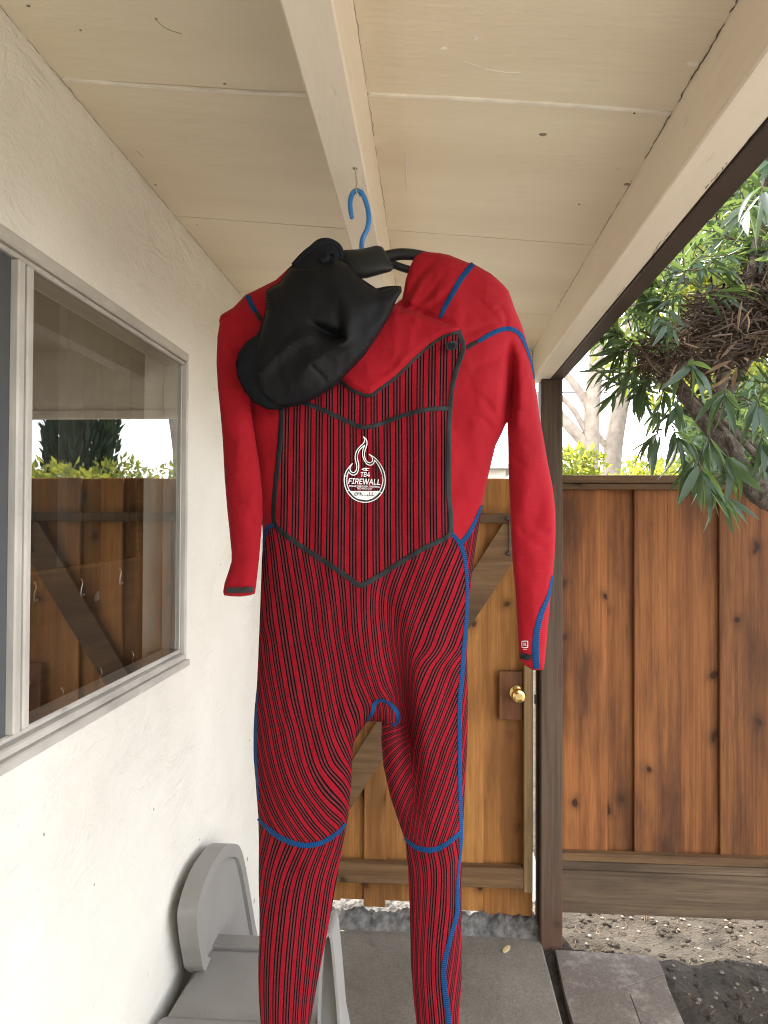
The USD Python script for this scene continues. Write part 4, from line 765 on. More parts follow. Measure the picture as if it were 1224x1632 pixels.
tape('blue_tape', suit, [(437, 836), (429, 839), (424, 846), (421.5, 856), (419.5, 880)], [6, 7, 6, 5, 2], BLUET)
tape('blue_tape', suit, [(409.8, 1098), (408.2, 1130), (407.2, 1165), (407.2, 1205), (409.4, 1240), (412, 1275)], [2, 5, 6, 6, 5, 2], BLUET)
tape('blue_tape', suit, [(881, 917), (874.5, 949), (862, 980), (855, 1010), (853.5, 1037), (855, 1066)], [3, 6, 9, 10.5, 11, 11], BLUET)
# bib: the chest closure lying over the right shoulder
bibP = Polygon([(580, 480), (622, 482), (640, 488), (664, 497), (698, 510), (725, 519.5), (733, 524)] + BIB[::-1]).buffer(0)
bl = LineString([(600, 478), (640, 488), (664, 497), (698, 510), (725, 519.5), (733, 524)])
def bib_off(u, v):
    d = shapely.distance(shapely.points(u, v), bibP.exterior); return .001 + .0095*np.clip(d/9, 0, 1)**.6
m, _ = panel_mesh(suit, bibP, 2.4, off=bib_off, rings=()); obj('chest_flap', m, REDFAB, ws, True, label='red zip flap across the chest')
mb2, uvb = ribbon(suit, BIB, [7, 7, 8, 8, 8.5, 8.5, 8, 8, 8, 8, 7.5], h=.0016, off=.0012); obj('flap_binding', mb2, BLACKT, ws, True, uvb)
pp = Polygon([(-9, -5), (-7, -7.5), (7, -8), (9.5, -4), (9, 4), (5, 7.5), (-6, 8), (-9, 4)]).buffer(1.5)
from shapely import affinity
pp = affinity.translate(affinity.rotate(affinity.scale(pp, .95, .85), -14), 720, 551)
obj('zip_pull', decal(suit, pp.buffer(-1), .004, .004), BLACKT, ws); obj('zip_pull_patch', decal(suit, affinity.scale(pp, .55, .5), .0083, .0006), LINING, ws)
obj('cuff_grip', decal(sleeve, affinity.rotate(shapely.box(362, 937, 403, 944).buffer(1), -1.2), .0022, .0010), BLACKP, ws)
obj('cuff_grip', decal(suit, affinity.rotate(shapely.box(829.5, 1043, 845, 1050.5).buffer(1), 14), .0022, .0010), BLACKT, ws)
sq = shapely.box(832.5, 1022.5, 840.5, 1031).buffer(1.2)
obj('size_mark', [decal(suit, sq.difference(sq.buffer(-1.0)), .0006, .0005), text_decal(suit, 'XL', 4.6, 833.2, 1029, width=6.4), text_decal(suit, 'SIZE', 1.6, 833.5, 1035.8, width=6)], WHITEP, ws, label='small white size mark on the cuff')
# round flame emblem on the chest
E = lambda p: cr(530, 680, 11.127, p)
outer = [(350, 655), (300, 710), (240, 795), (213, 880), (207, 960), (222, 1060), (270, 1170), (350, 1262), (450, 1318), (565, 1342), (680, 1325), (790, 1268), (878, 1170), (922, 1060), (935, 950), (922, 840), (885, 735), (825, 635), (745, 550), (650, 490), (695, 535), (712, 580), (700, 620), (660, 640), (620, 625), (585, 580), (568, 520), (570, 450), (590, 380), (612, 300), (597, 225), (550, 180), (572, 230), (550, 290), (490, 350), (432, 420), (405, 500), (402, 570), (420, 650), (430, 720), (412, 785), (370, 815), (328, 795), (308, 740), (350, 655)]
innr = [(285, 800), (258, 880), (252, 960), (268, 1060), (312, 1145), (390, 1235), (480, 1280), (565, 1297), (660, 1282), (755, 1230), (828, 1152), (872, 1060), (893, 960), (885, 860), (845, 750), (795, 655), (745, 595), (728, 650), (680, 682), (620, 670), (570, 610), (540, 540), (530, 470), (545, 390), (570, 330), (500, 390), (455, 460), (440, 560), (462, 650), (460, 750), (430, 830), (370, 860), (315, 835), (285, 800)]
def sm(p, n=5):
    """smooths the outline but keeps its sharp tips"""
    P = np.array(p, float); out = [tuple(P[0])]; tips = [0]
    for i_ in range(1, len(P)-1):
        a, b = P[i_]-P[i_-1], P[i_+1]-P[i_]
        if (a @ b)/(np.linalg.norm(a)*np.linalg.norm(b)) < .1: tips.append(i_)
    tips.append(len(P)-1); res = []
    for a, b in zip(tips[:-1], tips[1:]): res += [tuple(x) for x in smooth_path(P[a:b+1], n)][:-1]
    return res
po, pi_ = Polygon(E(sm(outer))).buffer(0), Polygon(E(sm(innr))).buffer(0)
band = po.difference(pi_)
obj('emblem_band', decal(suit, band, .0007, .0003), BLACKP, ws)
so = LineString(po.exterior.coords).buffer(.72); si = LineString(pi_.exterior.coords).buffer(.72)
seg = pi_.intersection(shapely.box(500, 680+1140/11.127, 640, 850))
ticks = unary_union([LineString(E(q)).buffer(.5) for q in ([(205, 872), (262, 880)], [(880, 900), (930, 905)], [(255, 1135), (300, 1140)], [(840, 1160), (885, 1168)])])
obj('emblem', decal(suit, unary_union([so, si, seg, ticks]), .0012, .0003), WHITEP, ws, label='white round flame emblem')
sl = math.tan(math.radians(9))
obj('emblem_lettering', [text_decal(suit, 'TB4', 7.6, *E([(490, 890)])[0], width=15.2, shear=.12, bold=True), text_decal(suit, 'FIREWALL', 8.6, *E([(278, 1010)])[0], width=51.0, shear=.12, bold=True, ang=.035),
    text_decal(suit, 'BREAKTHROUGH THERMAL', 2.7, *E([(290, 1066)])[0], width=49.5, bold=True, ang=.03), text_decal(suit, 'TECHNOLOGY', 2.7, *E([(425, 1108)])[0], width=25.5, bold=True, ang=.03)], WHITEP, ws)
wave = Polygon(E([(510, 755), (545, 735), (590, 728), (655, 735), (655, 748), (620, 745), (605, 760), (620, 775), (650, 780), (610, 787), (560, 780)])).buffer(0).difference(Polygon(E([(545, 757), (570, 745), (585, 752), (580, 765), (560, 768)])))
obj('emblem_wave', decal(suit, wave, .0012, .0003), WHITEP, ws)
obj('emblem_name', text_decal(suit, "O'NEILL", 5.2, *E([(384, 1224)])[0], width=31.5, shear=.14, ang=.01, off=.0018, bold=True), BLACKP, ws)
# hood hanging forward over the left shoulder
H1 = lambda p: cr(340, 370, 4.08, p)
hood_out = H1([(495, 230), (540, 185), (585, 145), (640, 105), (685, 62), (740, 66), (790, 82), (822, 112), (826, 150), (815, 178), (870, 205), (920, 250), (950, 290), (980, 312), (1060, 365), (1120, 352), (1180, 348), (1222, 352), (1226, 385), (1192, 440), (1150, 540), (1080, 660), (985, 800), (870, 920), (780, 1015), (640, 1092), (540, 1128), (430, 1155), (345, 1150), (265, 1108), (200, 1030), (155, 935), (146, 850), (165, 780), (215, 712), (285, 665), (320, 575), (342, 500), (343, 382), (380, 350), (430, 330), (468, 275)])
hp_out = H1([(500, 234), (590, 236), (680, 234), (705, 188), (760, 186), (815, 182), (870, 207), (920, 252), (950, 292), (1000, 345), (1080, 378), (1180, 352), (1221, 356), (1224, 384), (1190, 440), (1148, 540), (1078, 660), (983, 798), (868, 918), (778, 1012), (640, 1088), (540, 1122), (440, 1142), (380, 1110), (310, 1040), (272, 950), (270, 860), (280, 780), (300, 690), (325, 600), (345, 500), (346, 384), (382, 353), (432, 333), (470, 278)])
def hood_plane(u, v): return Y0 - .066 - .012*np.clip((v-420)/180, 0, 1) + .02*np.clip((480-v)/80, 0, 1)
def hood_sc(u, v):
    y = valley(u, v, H1v := [(*H1([(700, 640)])[0], .012), (*H1([(800, 675)])[0], .018), (*H1([(832, 690)])[0], .012)], [14, 11, 6])
    y = y + valley(u, v, [(*H1([(832, 700)])[0], .012), (*H1([(815, 560)])[0], .010), (*H1([(800, 420)])[0], .003)], [7, 11, 12])
    y = y - valley(u, v, [(*H1([(855, 690)])[0], .012), (*H1([(850, 560)])[0], .008), (*H1([(820, 380)])[0], .004), (*H1([(760, 260)])[0], .003)], [14, 18, 18, 12])
    y = y - valley(u, v, [(*H1([(830, 725)])[0], .012), (*H1([(720, 800)])[0], .008), (*H1([(620, 880)])[0], .007), (*H1([(540, 1010)])[0], .002)], [10, 13, 14, 18])
    y = y + valley(u, v, [(*H1([(570, 535)])[0], .0), (*H1([(680, 620)])[0], .006), (*H1([(770, 670)])[0], .008)], 6)
    y = y - valley(u, v, [(*H1([(300, 920)])[0], .003), (*H1([(420, 800)])[0], .007), (*H1([(560, 690)])[0], .006), (*H1([(650, 672)])[0], .003)], 9)
    y = y + valley(u, v, [(*H1([(640, 870)])[0], .003), (*H1([(690, 920)])[0], .003), (*H1([(735, 970)])[0], .001)], 3.5)
    y = y + valley(u, v, [(*H1([(1120, 430)])[0], .0), (*H1([(1080, 520)])[0], .005), (*H1([(980, 640)])[0], .0)], 14)
    return y + wr(u, v, 1/26., 31, .006) + wr(u, v, 1/9., 33, .0009)
hood = Puff(hood_out, 52, .62, hood_plane, hood_sc, .9)
hoodf = thing('hood', parent=ws)
mh, _ = panel_mesh(hood, hood.poly, 3.4, off=-.004, rings=(.6, 1.6, 3.2)); mhb, _ = panel_mesh(hood, hood.poly, 6, back=True)
obj('lining', trimesh.util.concatenate([mh, mhb]), LINING, hoodf, True, label='dull black inner lining at the hood rim')
hpP = Polygon(hp_out).buffer(0).intersection(hood.poly.buffer(-.5))
def hp_off(u, v): return -.003 + .0045*np.clip(shapely.distance(shapely.points(u, v), hpP.exterior)/4, 0, 1)**.5
mp, _ = panel_mesh(hood, hpP, 2.6, off=hp_off, rings=(1.6, 3.2)); obj('shell', mp, SKIN, hoodf, True, label='smooth black rubber outside of the hood')
def stitch(P, n, name='stitching'):
    ms = []; L = LineString(H1(P))
    for k in range(n):
        a, b = np.array(L.interpolate((k+.25)/n, normalized=True).coords[0]), np.array(L.interpolate((k+.62)/n, normalized=True).coords[0])
        q = np.linspace(a, b, 4); ms.append(tube(hood.pt(q[:, 0], q[:, 1], .0016), .00022, 5))
    obj(name, [m for k, m in enumerate(ms) if k % 3 != 1], STITCH, hoodf)
stitch([(285, 935), (360, 870), (440, 790), (520, 725), (600, 685), (655, 670)], 9); stitch([(1060, 660), (1010, 720), (960, 770), (900, 830), (840, 885), (780, 940), (700, 985)], 13); stitch([(700, 258), (745, 280), (785, 330)], 3)
ms = []
for r in range(7):
    for c in range(3):
        q = H1([(352+15*c+4*(r % 2), 395+17*r)])[0]; s_ = trimesh.creation.icosphere(1, .0012); s_.apply_scale([1, .5, 1.3]); s_.apply_translation(hood.pt(np.array([q[0]]), np.array([q[1]]), .0018)[0]); ms.append(s_)
obj('grip_dots', ms, LINING, hoodf, True)
rl = H1([(520, 215), (580, 165), (645, 120), (700, 80), (760, 82), (805, 110), (815, 150), (790, 178)])
P3 = smooth_path(np.array([at(u, v, Y0-.055+.004*k) for k, (u, v) in enumerate(rl)]), 6)
obj('rolled_rim', tube(P3, np.interp(np.linspace(0, 1, len(P3)), [0, .25, .6, .9, 1], [.004, .008, .0095, .008, .004]), 12), LINING, hoodf, True)
P3 = smooth_path(np.array([at(u, v, Y0-.07) for u, v in H1([(700, 190), (735, 175), (745, 140), (775, 128), (800, 150)])]), 6)
obj('rolled_rim', tube(P3, .005, 10), LINING, hoodf, True)

# ------------------------------------------------------------------ hanger and hook
hg = thing('hanger', 'thick black wetsuit hanger with bright blue coated hook', 'hanger')
blk = Puff([(541, 410), (543, 402), (548, 398.5), (575, 397), (588, 394), (600, 391), (609, 393), (616, 403), (623, 416), (629, 427), (622, 433), (585, 443.5), (560, 446), (545, 440)], 16, .85, Y0-.012, None, 1.0)
mf, _ = panel_mesh(blk, blk.poly, 2.4, rings=(.5, 1.3, 2.6)); mb_, _ = panel_mesh(blk, blk.poly, 3, back=True, rings=(.5, 1.3, 2.6))
obj('centre_block', [mf, mb_], BLACKPL, hg, True)
arm = [(612, 410), (640, 405), (675, 409), (720, 424), (770, 455), (800, 490)]
P3 = smooth_path(np.array([at(u, v, Y0+.012) for u, v in arm]), 6); obj('arm', tube(P3, np.interp(np.linspace(0, 1, len(P3)), [0, .3, 1], [.010, .009, .008]), 12), BLACKPL, hg, True)
P3 = smooth_path(np.array([at(u, v, Y0+.014) for u, v in [(618, 418), (645, 428), (680, 436), (740, 452), (795, 492)]]), 6); obj('arm', tube(P3, .0065, 12), BLACKPL, hg, True)
P3 = smooth_path(np.array([at(u, v, Y0+.010) for u, v in [(560, 425), (500, 430), (440, 460), (380, 505)]]), 6); obj('arm', tube(P3, .010, 12), BLACKPL, hg, True)
YH = float(at_z(566, 268, BZ)[1])
hkp = [(560.5, 345), (558.8, 335), (558.2, 322), (561, 310), (567, 304), (575, 306.5), (579.5, 313), (584, 325), (587.3, 340), (587.3, 355), (584.5, 367), (579, 378), (576.6, 388), (576.6, 402)]
P3 = smooth_path(np.array([at(u, v, YH) for u, v in hkp]), 6); obj('hook', tube(P3, np.interp(np.linspace(0, 1, len(P3)), [0, .02, 1], [.0030, .0041, .0043]), 14), BLUEH, hg, True)
tip = trimesh.creation.icosphere(2, .0039); tip.apply_translation(at(560.6, 346, YH)); obj('hook_tip', tip, BLUEH, hg, True)
ch = thing('cup_hook', 'small steel cup hook screwed into the middle beam', 'hook')
top = at_z(566, 268, BZ); Yh = top[1]
P3 = smooth_path(np.array([top, at(567.3, 280, Yh), at(568.5, 292, Yh), at(567.5, 302, Yh-.004), at(569, 309, Yh-.006), at(573, 311.5, Yh-.002), at(577, 309, Yh+.002), at(579.5, 302, Yh+.002), at(583, 296.5, Yh+.002)]), 6)
obj('wire', tube(P3, .0015, 8), STEEL, ch, True)
cy = trimesh.creation.cylinder(.004, .0012, sections=20); cy.apply_translation(top - [0, 0, .0007]); obj('collar', cy, STEEL, ch)

# ------------------------------------------------------------------ grey moulded plastic step against the wall
pc = thing('plastic_step', 'grey moulded plastic step seat with tall rounded side fins by the white wall', 'plastic seat')
def fin(pts, x, th, rim):
    """a moulded side fin in a plane of constant x, with a raised rim and a recessed face"""
    Q = [at_x(u, v, x) for u, v in pts]; pg = Polygon(smooth_path(np.array([(q[1], q[2]) for q in Q] + [(Q[0][1], Q[0][2])]), 6)).buffer(0)
    inn = pg.buffer(-rim)
    m = []
    for g, t0, t1 in ((pg.difference(inn), -th/2, th/2), (inn.buffer(.001), -th/2+.012, th/2-.012)):
        for s in (g.geoms if hasattr(g, 'geoms') else [g]):
            e = trimesh.creation.extrude_polygon(s, t1-t0, engine='earcut'); v = np.array(e.vertices); e = trimesh.Trimesh(np.stack([x + t0 + v[:, 2], v[:, 0], v[:, 1]], 1), e.faces, process=False); m.append(e)
    return m
f1 = [(306, 1527), (302, 1505), (299, 1480), (298, 1455), (303, 1430), (311, 1405), (322, 1380), (334, 1362), (343, 1350), (350, 1345), (362, 1344.5), (369, 1348), (375, 1362), (382, 1395), (390, 1440), (396, 1475), (400, 1492), (404, 1510), (400, 1545), (310, 1545)]
a = fin(f1, -.615, .05, .035); obj('side_fin', a[0] if len(a) == 1 else a, PLASTIC, pc, 35)
XA = -.245
f2 = [(505, 1690), (507, 1600), (511, 1530), (514, 1503), (517, 1493), (522, 1488), (527, 1490), (530, 1500), (533.5, 1530), (538, 1580), (543, 1640), (548, 1700)]
def fin2():
    Q = [at(u, v, 1.62) for u, v in f2]; pg = Polygon(smooth_path(np.array([(q[0], q[2]) for q in Q] + [(Q[0][0], Q[0][2])]), 6)).buffer(0)
    m = []
    for g, t0, t1 in ((pg.difference(pg.buffer(-.006)), 0, .10), (pg.buffer(-.005), .03, .07)):
        for s in (g.geoms if hasattr(g, 'geoms') else [g]):
            e = trimesh.creation.extrude_polygon(s, t1-t0, engine='earcut'); v = np.array(e.vertices); m.append(trimesh.Trimesh(np.stack([v[:, 0], 1.62+t0+v[:, 2], v[:, 1]], 1), e.faces[:, ::-1], process=False))
    return m
obj('side_fin', fin2(), PLASTIC, pc, 35)
zt = .465
Pw = lambda u, v, z: at_z(u, v, z)
xl, xr = -.64, -.26
def loft(secs):
    return trimesh.util.concatenate([trimesh.convex.convex_hull(np.array(a+b)) for a, b in zip(secs[:-1], secs[1:])])
def sec(y, z, w): return [(xl-w, y, z), (xl-w, y, .0), (xr+w, y, z), (xr+w, y, .0), (xl-w+.012, y, z+.010), (xr+w-.012, y, z+.010)]
obj('rear_rim', loft([[(x, y, z) for x in (xl+.03, xr-.02) for z in (.40, zt+.008)] for y in (1.955, 2.01)]), PLASTIC, pc, 30)
obj('seat', loft([sec(1.95, zt-.012, -.03), sec(1.93, zt-.004, -.024), sec(1.72, zt-.02, -.004), sec(1.70, zt-.024, 0)]), PLASTIC, pc, 30)
obj('front_step', loft([sec(1.698, zt-.022, .004), sec(1.68, zt-.014, .010), sec(1.45, zt-.02, .014), sec(1.40, zt-.05, .014)]), PLASTIC, pc, 30)
obj('skirt', [cbox(xl-.004, xr+.004, 1.42, 1.99, 0, .12, .004), cbox(xr-.02, xr-.004, 1.44, 1.96, .12, zt-.03, .003)], PLASTIC, pc)

# ------------------------------------------------------------------ litter
lf = trimesh.creation.icosphere(2, 1.0); lf.apply_scale([.012, .028, .003]); lf.apply_transform(trimesh.transformations.rotation_matrix(-.5, [0, 0, 1])); p = at_z(807, 1514, 0); lf.apply_translation(p + [0, 0, .004])
obj('fallen_leaf', lf, YBROWN, None, True, label='single pale fallen leaf lying on the grey slab', cat='leaf')
r2 = np.random.default_rng(5); ms = []; cl = []
for k in range(420):
    x, y = r2.uniform(.5, 1.9), r2.uniform(1.6, 3.3)
    if x < .9 and y < 2.78: continue
    s = trimesh.creation.icosphere(1, 1.0); s.vertices += r2.normal(0, .12, s.vertices.shape); s.apply_scale(r2.uniform(.003, .009)*np.array([1, 1, .6])); s.apply_translation([x, y, float(dirt_z(np.array([x]), np.array([y]))[0])+.002]); ms.append(s)
for k in range(500):
    x, y = r2.uniform(.47, 1.9), r2.uniform(2.2, 3.3)
    if x < .9 and y < 2.78: continue
    s = trimesh.creation.icosphere(1, 1.0); s.vertices += r2.normal(0, .15, s.vertices.shape); s.apply_scale(r2.uniform(.004, .016)*np.array([1, 1, .7])); s.apply_translation([x, y, float(dirt_z(np.array([x]), np.array([y]))[0])]); cl.append(s)
obj('clods', cl, DIRT, None, True, label='loose brown clods of dirt along the fence foot', cat='clods', kind='stuff')
obj('pebbles', ms, PEB, None, True, label='small pale stones strewn over the dirt', cat='pebbles', kind='stuff')
ms = []
for k in range(150):
    x, y = r2.uniform(.48, 1.9), r2.uniform(2.3, 3.2)
    if x < .92 and y < 2.78: continue
    a = r2.uniform(0, math.pi); l = r2.uniform(.02, .06); z = float(dirt_z(np.array([x]), np.array([y]))[0])+.004
    q = np.array([[x, y, z], [x+.5*l*math.cos(a), y+.5*l*math.sin(a), z+r2.uniform(0, .012)], [x+l*math.cos(a+.3), y+l*math.sin(a+.3), z]]); ms.append(tube(q, [.0012, .0016, .0008], 5))
obj('dry_litter', ms, DRYLEAF, None, True, label='dry stalks and leaf litter along the fence foot', cat='litter', kind='stuff')

# ------------------------------------------------------------------ trees
def leaf_mesh(length, width, bend, fold=.25, n=6):
    t = np.linspace(0, 1, n+1); w = width*.5*np.sin(np.pi*np.clip(t, .02, 1)**.85)**.8; w[-1] = .0004; w[0] = .0012
    z = -bend*length*t**2; V = []
    for k in range(n+1): V += [(-w[k], length*t[k], z[k]+fold*w[k]), (0, length*t[k], z[k]), (w[k], length*t[k], z[k]+fold*w[k])]
    F = []
    for k in range(n):
        a = 3*k; F += [(a, a+1, a+4), (a, a+4, a+3), (a+1, a+2, a+5), (a+1, a+5, a+4)]
    return np.array(V), np.array(F)
def frame(d, roll):
    d = d/np.linalg.norm(d); a = np.array([0, 0, 1.0]) if abs(d[2]) < .95 else np.array([1.0, 0, 0]); x = np.cross(d, a); x /= np.linalg.norm(x); z = np.cross(x, d)
    c, s = math.cos(roll), math.sin(roll); return np.stack([c*x+s*z, d, -s*x+c*z], 1)
def merge(parts):
    k = 0; Vs, Fs = [], []
    for V, F in parts: Vs.append(V); Fs.append(F+k); k += len(V)
    return trimesh.Trimesh(np.vstack(Vs), np.vstack(Fs), process=False)
ol = thing('oleander_tree', 'leaning oleander with grey trunk, drooping green leaves and a dead twig mass', 'tree')
W = lambda L: np.array([at(u, v, d) for u, v, d in L])
lr = np.random.default_rng(11)
base = np.array([2.05, 2.25, -.05])
trunk = np.vstack([[base, base+[-.08, .0, .5], base+[-.22, .0, .95]], W([(1330, 822, 2.2), (1260, 806, 2.2), (1218, 790, 2.2), (1188, 762, 2.25), (1168, 730, 2.3), (1140, 690, 2.32), (1112, 655, 2.35), (1085, 620, 2.4), (1062, 575, 2.42), (1050, 520, 2.45)])])
tp3 = smooth_path(trunk, 7); rr = np.interp(np.linspace(0, 1, len(tp3)), [0, .4, .6, .75, 1], [.06, .042, .036, .03, .014]); rr = rr*(1+.10*(meshkit.fbm(tp3*9, 3, 4)-.5)*2)
tm = tube(tp3, rr, 16); tm.vertices += (.008*(meshkit.fbm(np.array(tm.vertices)*45, 3, 6)-.5))[:, None]*np.array(tm.vertex_normals)
obj('trunk', tm, BARK, ol, True)
limbs = [W([(1180, 752, 2.27), (1172, 715, 2.28), (1155, 685, 2.3), (1140, 655, 2.3), (1150, 610, 2.3), (1165, 560, 2.3), (1185, 500, 2.25), (1200, 420, 2.2), (1215, 330, 2.2), (1230, 200, 2.2)]),
         W([(1260, 770, 2.1), (1224, 745, 2.12), (1195, 715, 2.15), (1170, 688, 2.2), (1150, 668, 2.25)]), W([(1245, 745, 2.3), (1222, 725, 2.32), (1190, 698, 2.35), (1165, 680, 2.36)]),
         W([(1110, 652, 2.36), (1060, 665, 2.45), (1040, 690, 2.5)]), W([(1150, 640, 2.3), (1200, 560, 2.5), (1250, 470, 2.6), (1300, 380, 2.6)]), W([(1065, 580, 2.42), (1030, 520, 2.5), (1005, 470, 2.6), (1010, 440, 2.6)])]
for L, r0 in zip(limbs, (.022, .014, .012, .008, .02, .01)):
    P3 = smooth_path(L, 6); obj('limb', tube(P3, np.linspace(r0, r0*.5, len(P3)), 10), BARK, ol, True)
leaves, twigs = [], []
def whorl(c, axis, n, spread, lmin, lmax, droop):
    axis = axis/np.linalg.norm(axis); Fm = frame(axis, 0)
    for k in range(n):
        a = 2*math.pi*(k/n) + lr.normal(0, .3); s = spread*(.6+.6*lr.random())
        d = axis*math.cos(s) + (Fm[:, 0]*math.cos(a) + Fm[:, 2]*math.sin(a))*math.sin(s); d = d + np.array([0, 0, -droop*lr.random()])
        L = lr.uniform(lmin, lmax); V, F = leaf_mesh(L, L*lr.uniform(.15, .21), lr.uniform(-.15, .5), lr.uniform(.1, .7))
        leaves.append((V @ frame(d, lr.normal(0, .5)).T + c, F))
def shoot(c, d, length, n, droop, lm=(.07, .125)):
    d = d/np.linalg.norm(d); e = c + d*length; q = np.array([c, c+d*length*.5+[0, 0, .01], e]); twigs.append(tube(q, [.0022, .0018, .0014], 5, False)); tq = (tube(q, [.0022, .0018, .0014], 5, False))
    for k in range(n):
        f = (k+1)/n; whorl(c + d*length*f, d, 3 if k < n-1 else 5, .75 if k < n-1 else .6, *lm, droop)
def inregion(poly, n, d0, d1):
    pg = Polygon(poly); x0, y0, x1, y1 = pg.bounds; o = []
    while len(o) < n:
        u, v = lr.uniform(x0, x1), lr.uniform(y0, y1)
        if pg.contains(Point(u, v)): o.append((u, v, lr.uniform(d0, d1)))
    return o
upper = [(965, 560), (990, 505), (1040, 445), (1110, 360), (1190, 262), (1240, 200), (1420, 130), (1420, 470), (1224, 430), (1130, 420), (1060, 480), (1010, 540), (975, 575)]
heads = inregion(upper, 350, 2.15, 3.3) + inregion([(1000, 500), (1060, 430), (1130, 400), (1120, 470), (1060, 520), (1010, 560)], 20, 1.95, 2.25) + inregion([(1190, 330), (1260, 330), (1260, 430), (1180, 420)], 9, 1.9, 2.2) + inregion([(1180, 640), (1240, 600), (1400, 600), (1400, 790), (1200, 760)], 50, 2.2, 3.0) + inregion([(985, 520), (1030, 560), (1010, 640), (975, 590)], 22, 2.3, 2.8)
for u, v, dd in heads:
    c = at(u, v, dd)
    if c[0] < .66: c[0] = .66 + .1*lr.random()
    out = np.array([-.5+lr.normal(0, .7), -.3+lr.normal(0, .6), .15+lr.normal(0, .7)]); shoot(c, out, lr.uniform(.05, .15), 3, .6, (.05, .105))
spec = [((1157, 622), (-.3, -.4, -.6), 1.95), ((1100, 578), (-.1, -.5, -.4), 1.95), ((1115, 745), (.1, -.4, -.8), 2.0), ((1050, 690), (-.4, -.3, -.4), 2.15), ((1075, 690), (.1, -.3, -.7), 2.15), ((1160, 730), (.2, -.4, -.7), 2.05), ((1207, 640), (.1, -.4, -.7), 1.95), ((1215, 700), (0, -.3, -.8), 2.0), ((1030, 610), (-.7, -.1, -.5), 2.3), ((1010, 590), (-.6, -.2, -.3), 2.3), ((1080, 640), (-.2, -.3, -.7), 2.1), ((1130, 700), (-.1, -.3, -.9), 2.1), ((1008, 548), (-.8, -.2, -.2), 2.35), ((990, 560), (-.7, -.2, -.4), 2.35), ((1190, 330), (-.2, -.5, -.6), 1.7), ((1215, 300), (-.1, -.5, -.7), 1.6)]
for (u, v), d, dd in spec:
    shoot(at(u, v, dd) + np.array(d)*-.03, np.array(d), .04, 2, .5, (.085, .13))
for u, v, dd in inregion([(1060, 640), (1110, 660), (1170, 780), (1100, 770)], 6, 2.05, 2.4): shoot(at(u, v, dd), np.array([lr.normal(0, .4), -.2, -.6]), .05, 2, .6)
def seen(V):
    c = V.mean(0); u, v, z = project(c); ok = 0 < u < 1224 and 0 < v < 1632 and z > 0
    return z if ok else 1e9
order = sorted(range(len(leaves)), key=lambda k: seen(leaves[k][0]))
for k in order[:300]: obj('leaf', merge([leaves[k]]), LEAF, ol, True)
obj('leaves', merge([leaves[k] for k in order[300:]]), LEAF, ol, True, kind='stuff')
# the sheared mass of dead twigs and dry leaves
nest = [(1022, 560), (1045, 535), (1095, 510), (1120, 470), (1170, 455), (1200, 420), (1260, 410), (1400, 400), (1400, 540), (1224, 560), (1150, 585), (1090, 600), (1045, 598), (1026, 580)]
dead = []
for u, v, dd in inregion(nest, 2700, 2.1, 2.75):
    c = at(u, v, dd); a = lr.normal(0, 1, 3)*[1.0, .8, .38]; a /= np.linalg.norm(a); L = lr.uniform(.05, .20); b = lr.normal(0, .015, 3)
    q = np.array([c-a*L/2, c-a*L*.15+b, c+a*L*.2-b*.5, c+a*L/2]); q[:, 0] = np.maximum(q[:, 0], .56); r0 = lr.uniform(.0008, .0034)*(1.6 if lr.random() < .06 else 1); dead.append((seen(q), tube(q, [r0, r0*.9, r0*.8, r0*.5], 5, False)))
dead.sort(key=lambda x: x[0])
for _, m in dead[:150]: obj('dead_twig', m, TWIG, ol, True)
obj('dead_twigs', [m for _, m in dead[150:]] + twigs, TWIG, ol, True, kind='stuff')
dry = []
for u, v, dd in inregion(nest, 90, 2.1, 2.6) + [(1168, 590, 2.0), (1160, 600, 2.0), (1175, 585, 2.0), (1165, 575, 2.02), (1183, 480, 2.0), (1190, 500, 2.0), (1200, 490, 2.0), (1198, 450, 1.98), (1115, 555, 2.0), (1220, 450, 1.95)]:
    L = lr.uniform(.045, .085); V, F = leaf_mesh(L, L*.16, lr.uniform(-.4, .7), .8); d = np.array([lr.normal(0, .5), lr.normal(0, .4), -.6+lr.normal(0, .5)]); dry.append((V @ frame(d, lr.uniform(0, 6)).T + at(u, v, dd), F))
lit = []
for u, v, dd in inregion(nest, 900, 2.15, 2.75):
    L = lr.uniform(.04, .09); V, F = leaf_mesh(L, L*.2, lr.uniform(-.3, .6), .8, 3); lit.append((V @ frame(lr.normal(0, 1, 3)*[1, .8, .5], lr.uniform(0, 6)).T + at(u, v, dd), F))
for V, F in lit: V[:, 0] = np.maximum(V[:, 0], .56)
obj('dead_leaf_mat', merge(lit), DARKDRY, ol, kind='stuff')
for k in dry: obj('dry_leaf', merge([k]), DRYLEAF, ol, True)
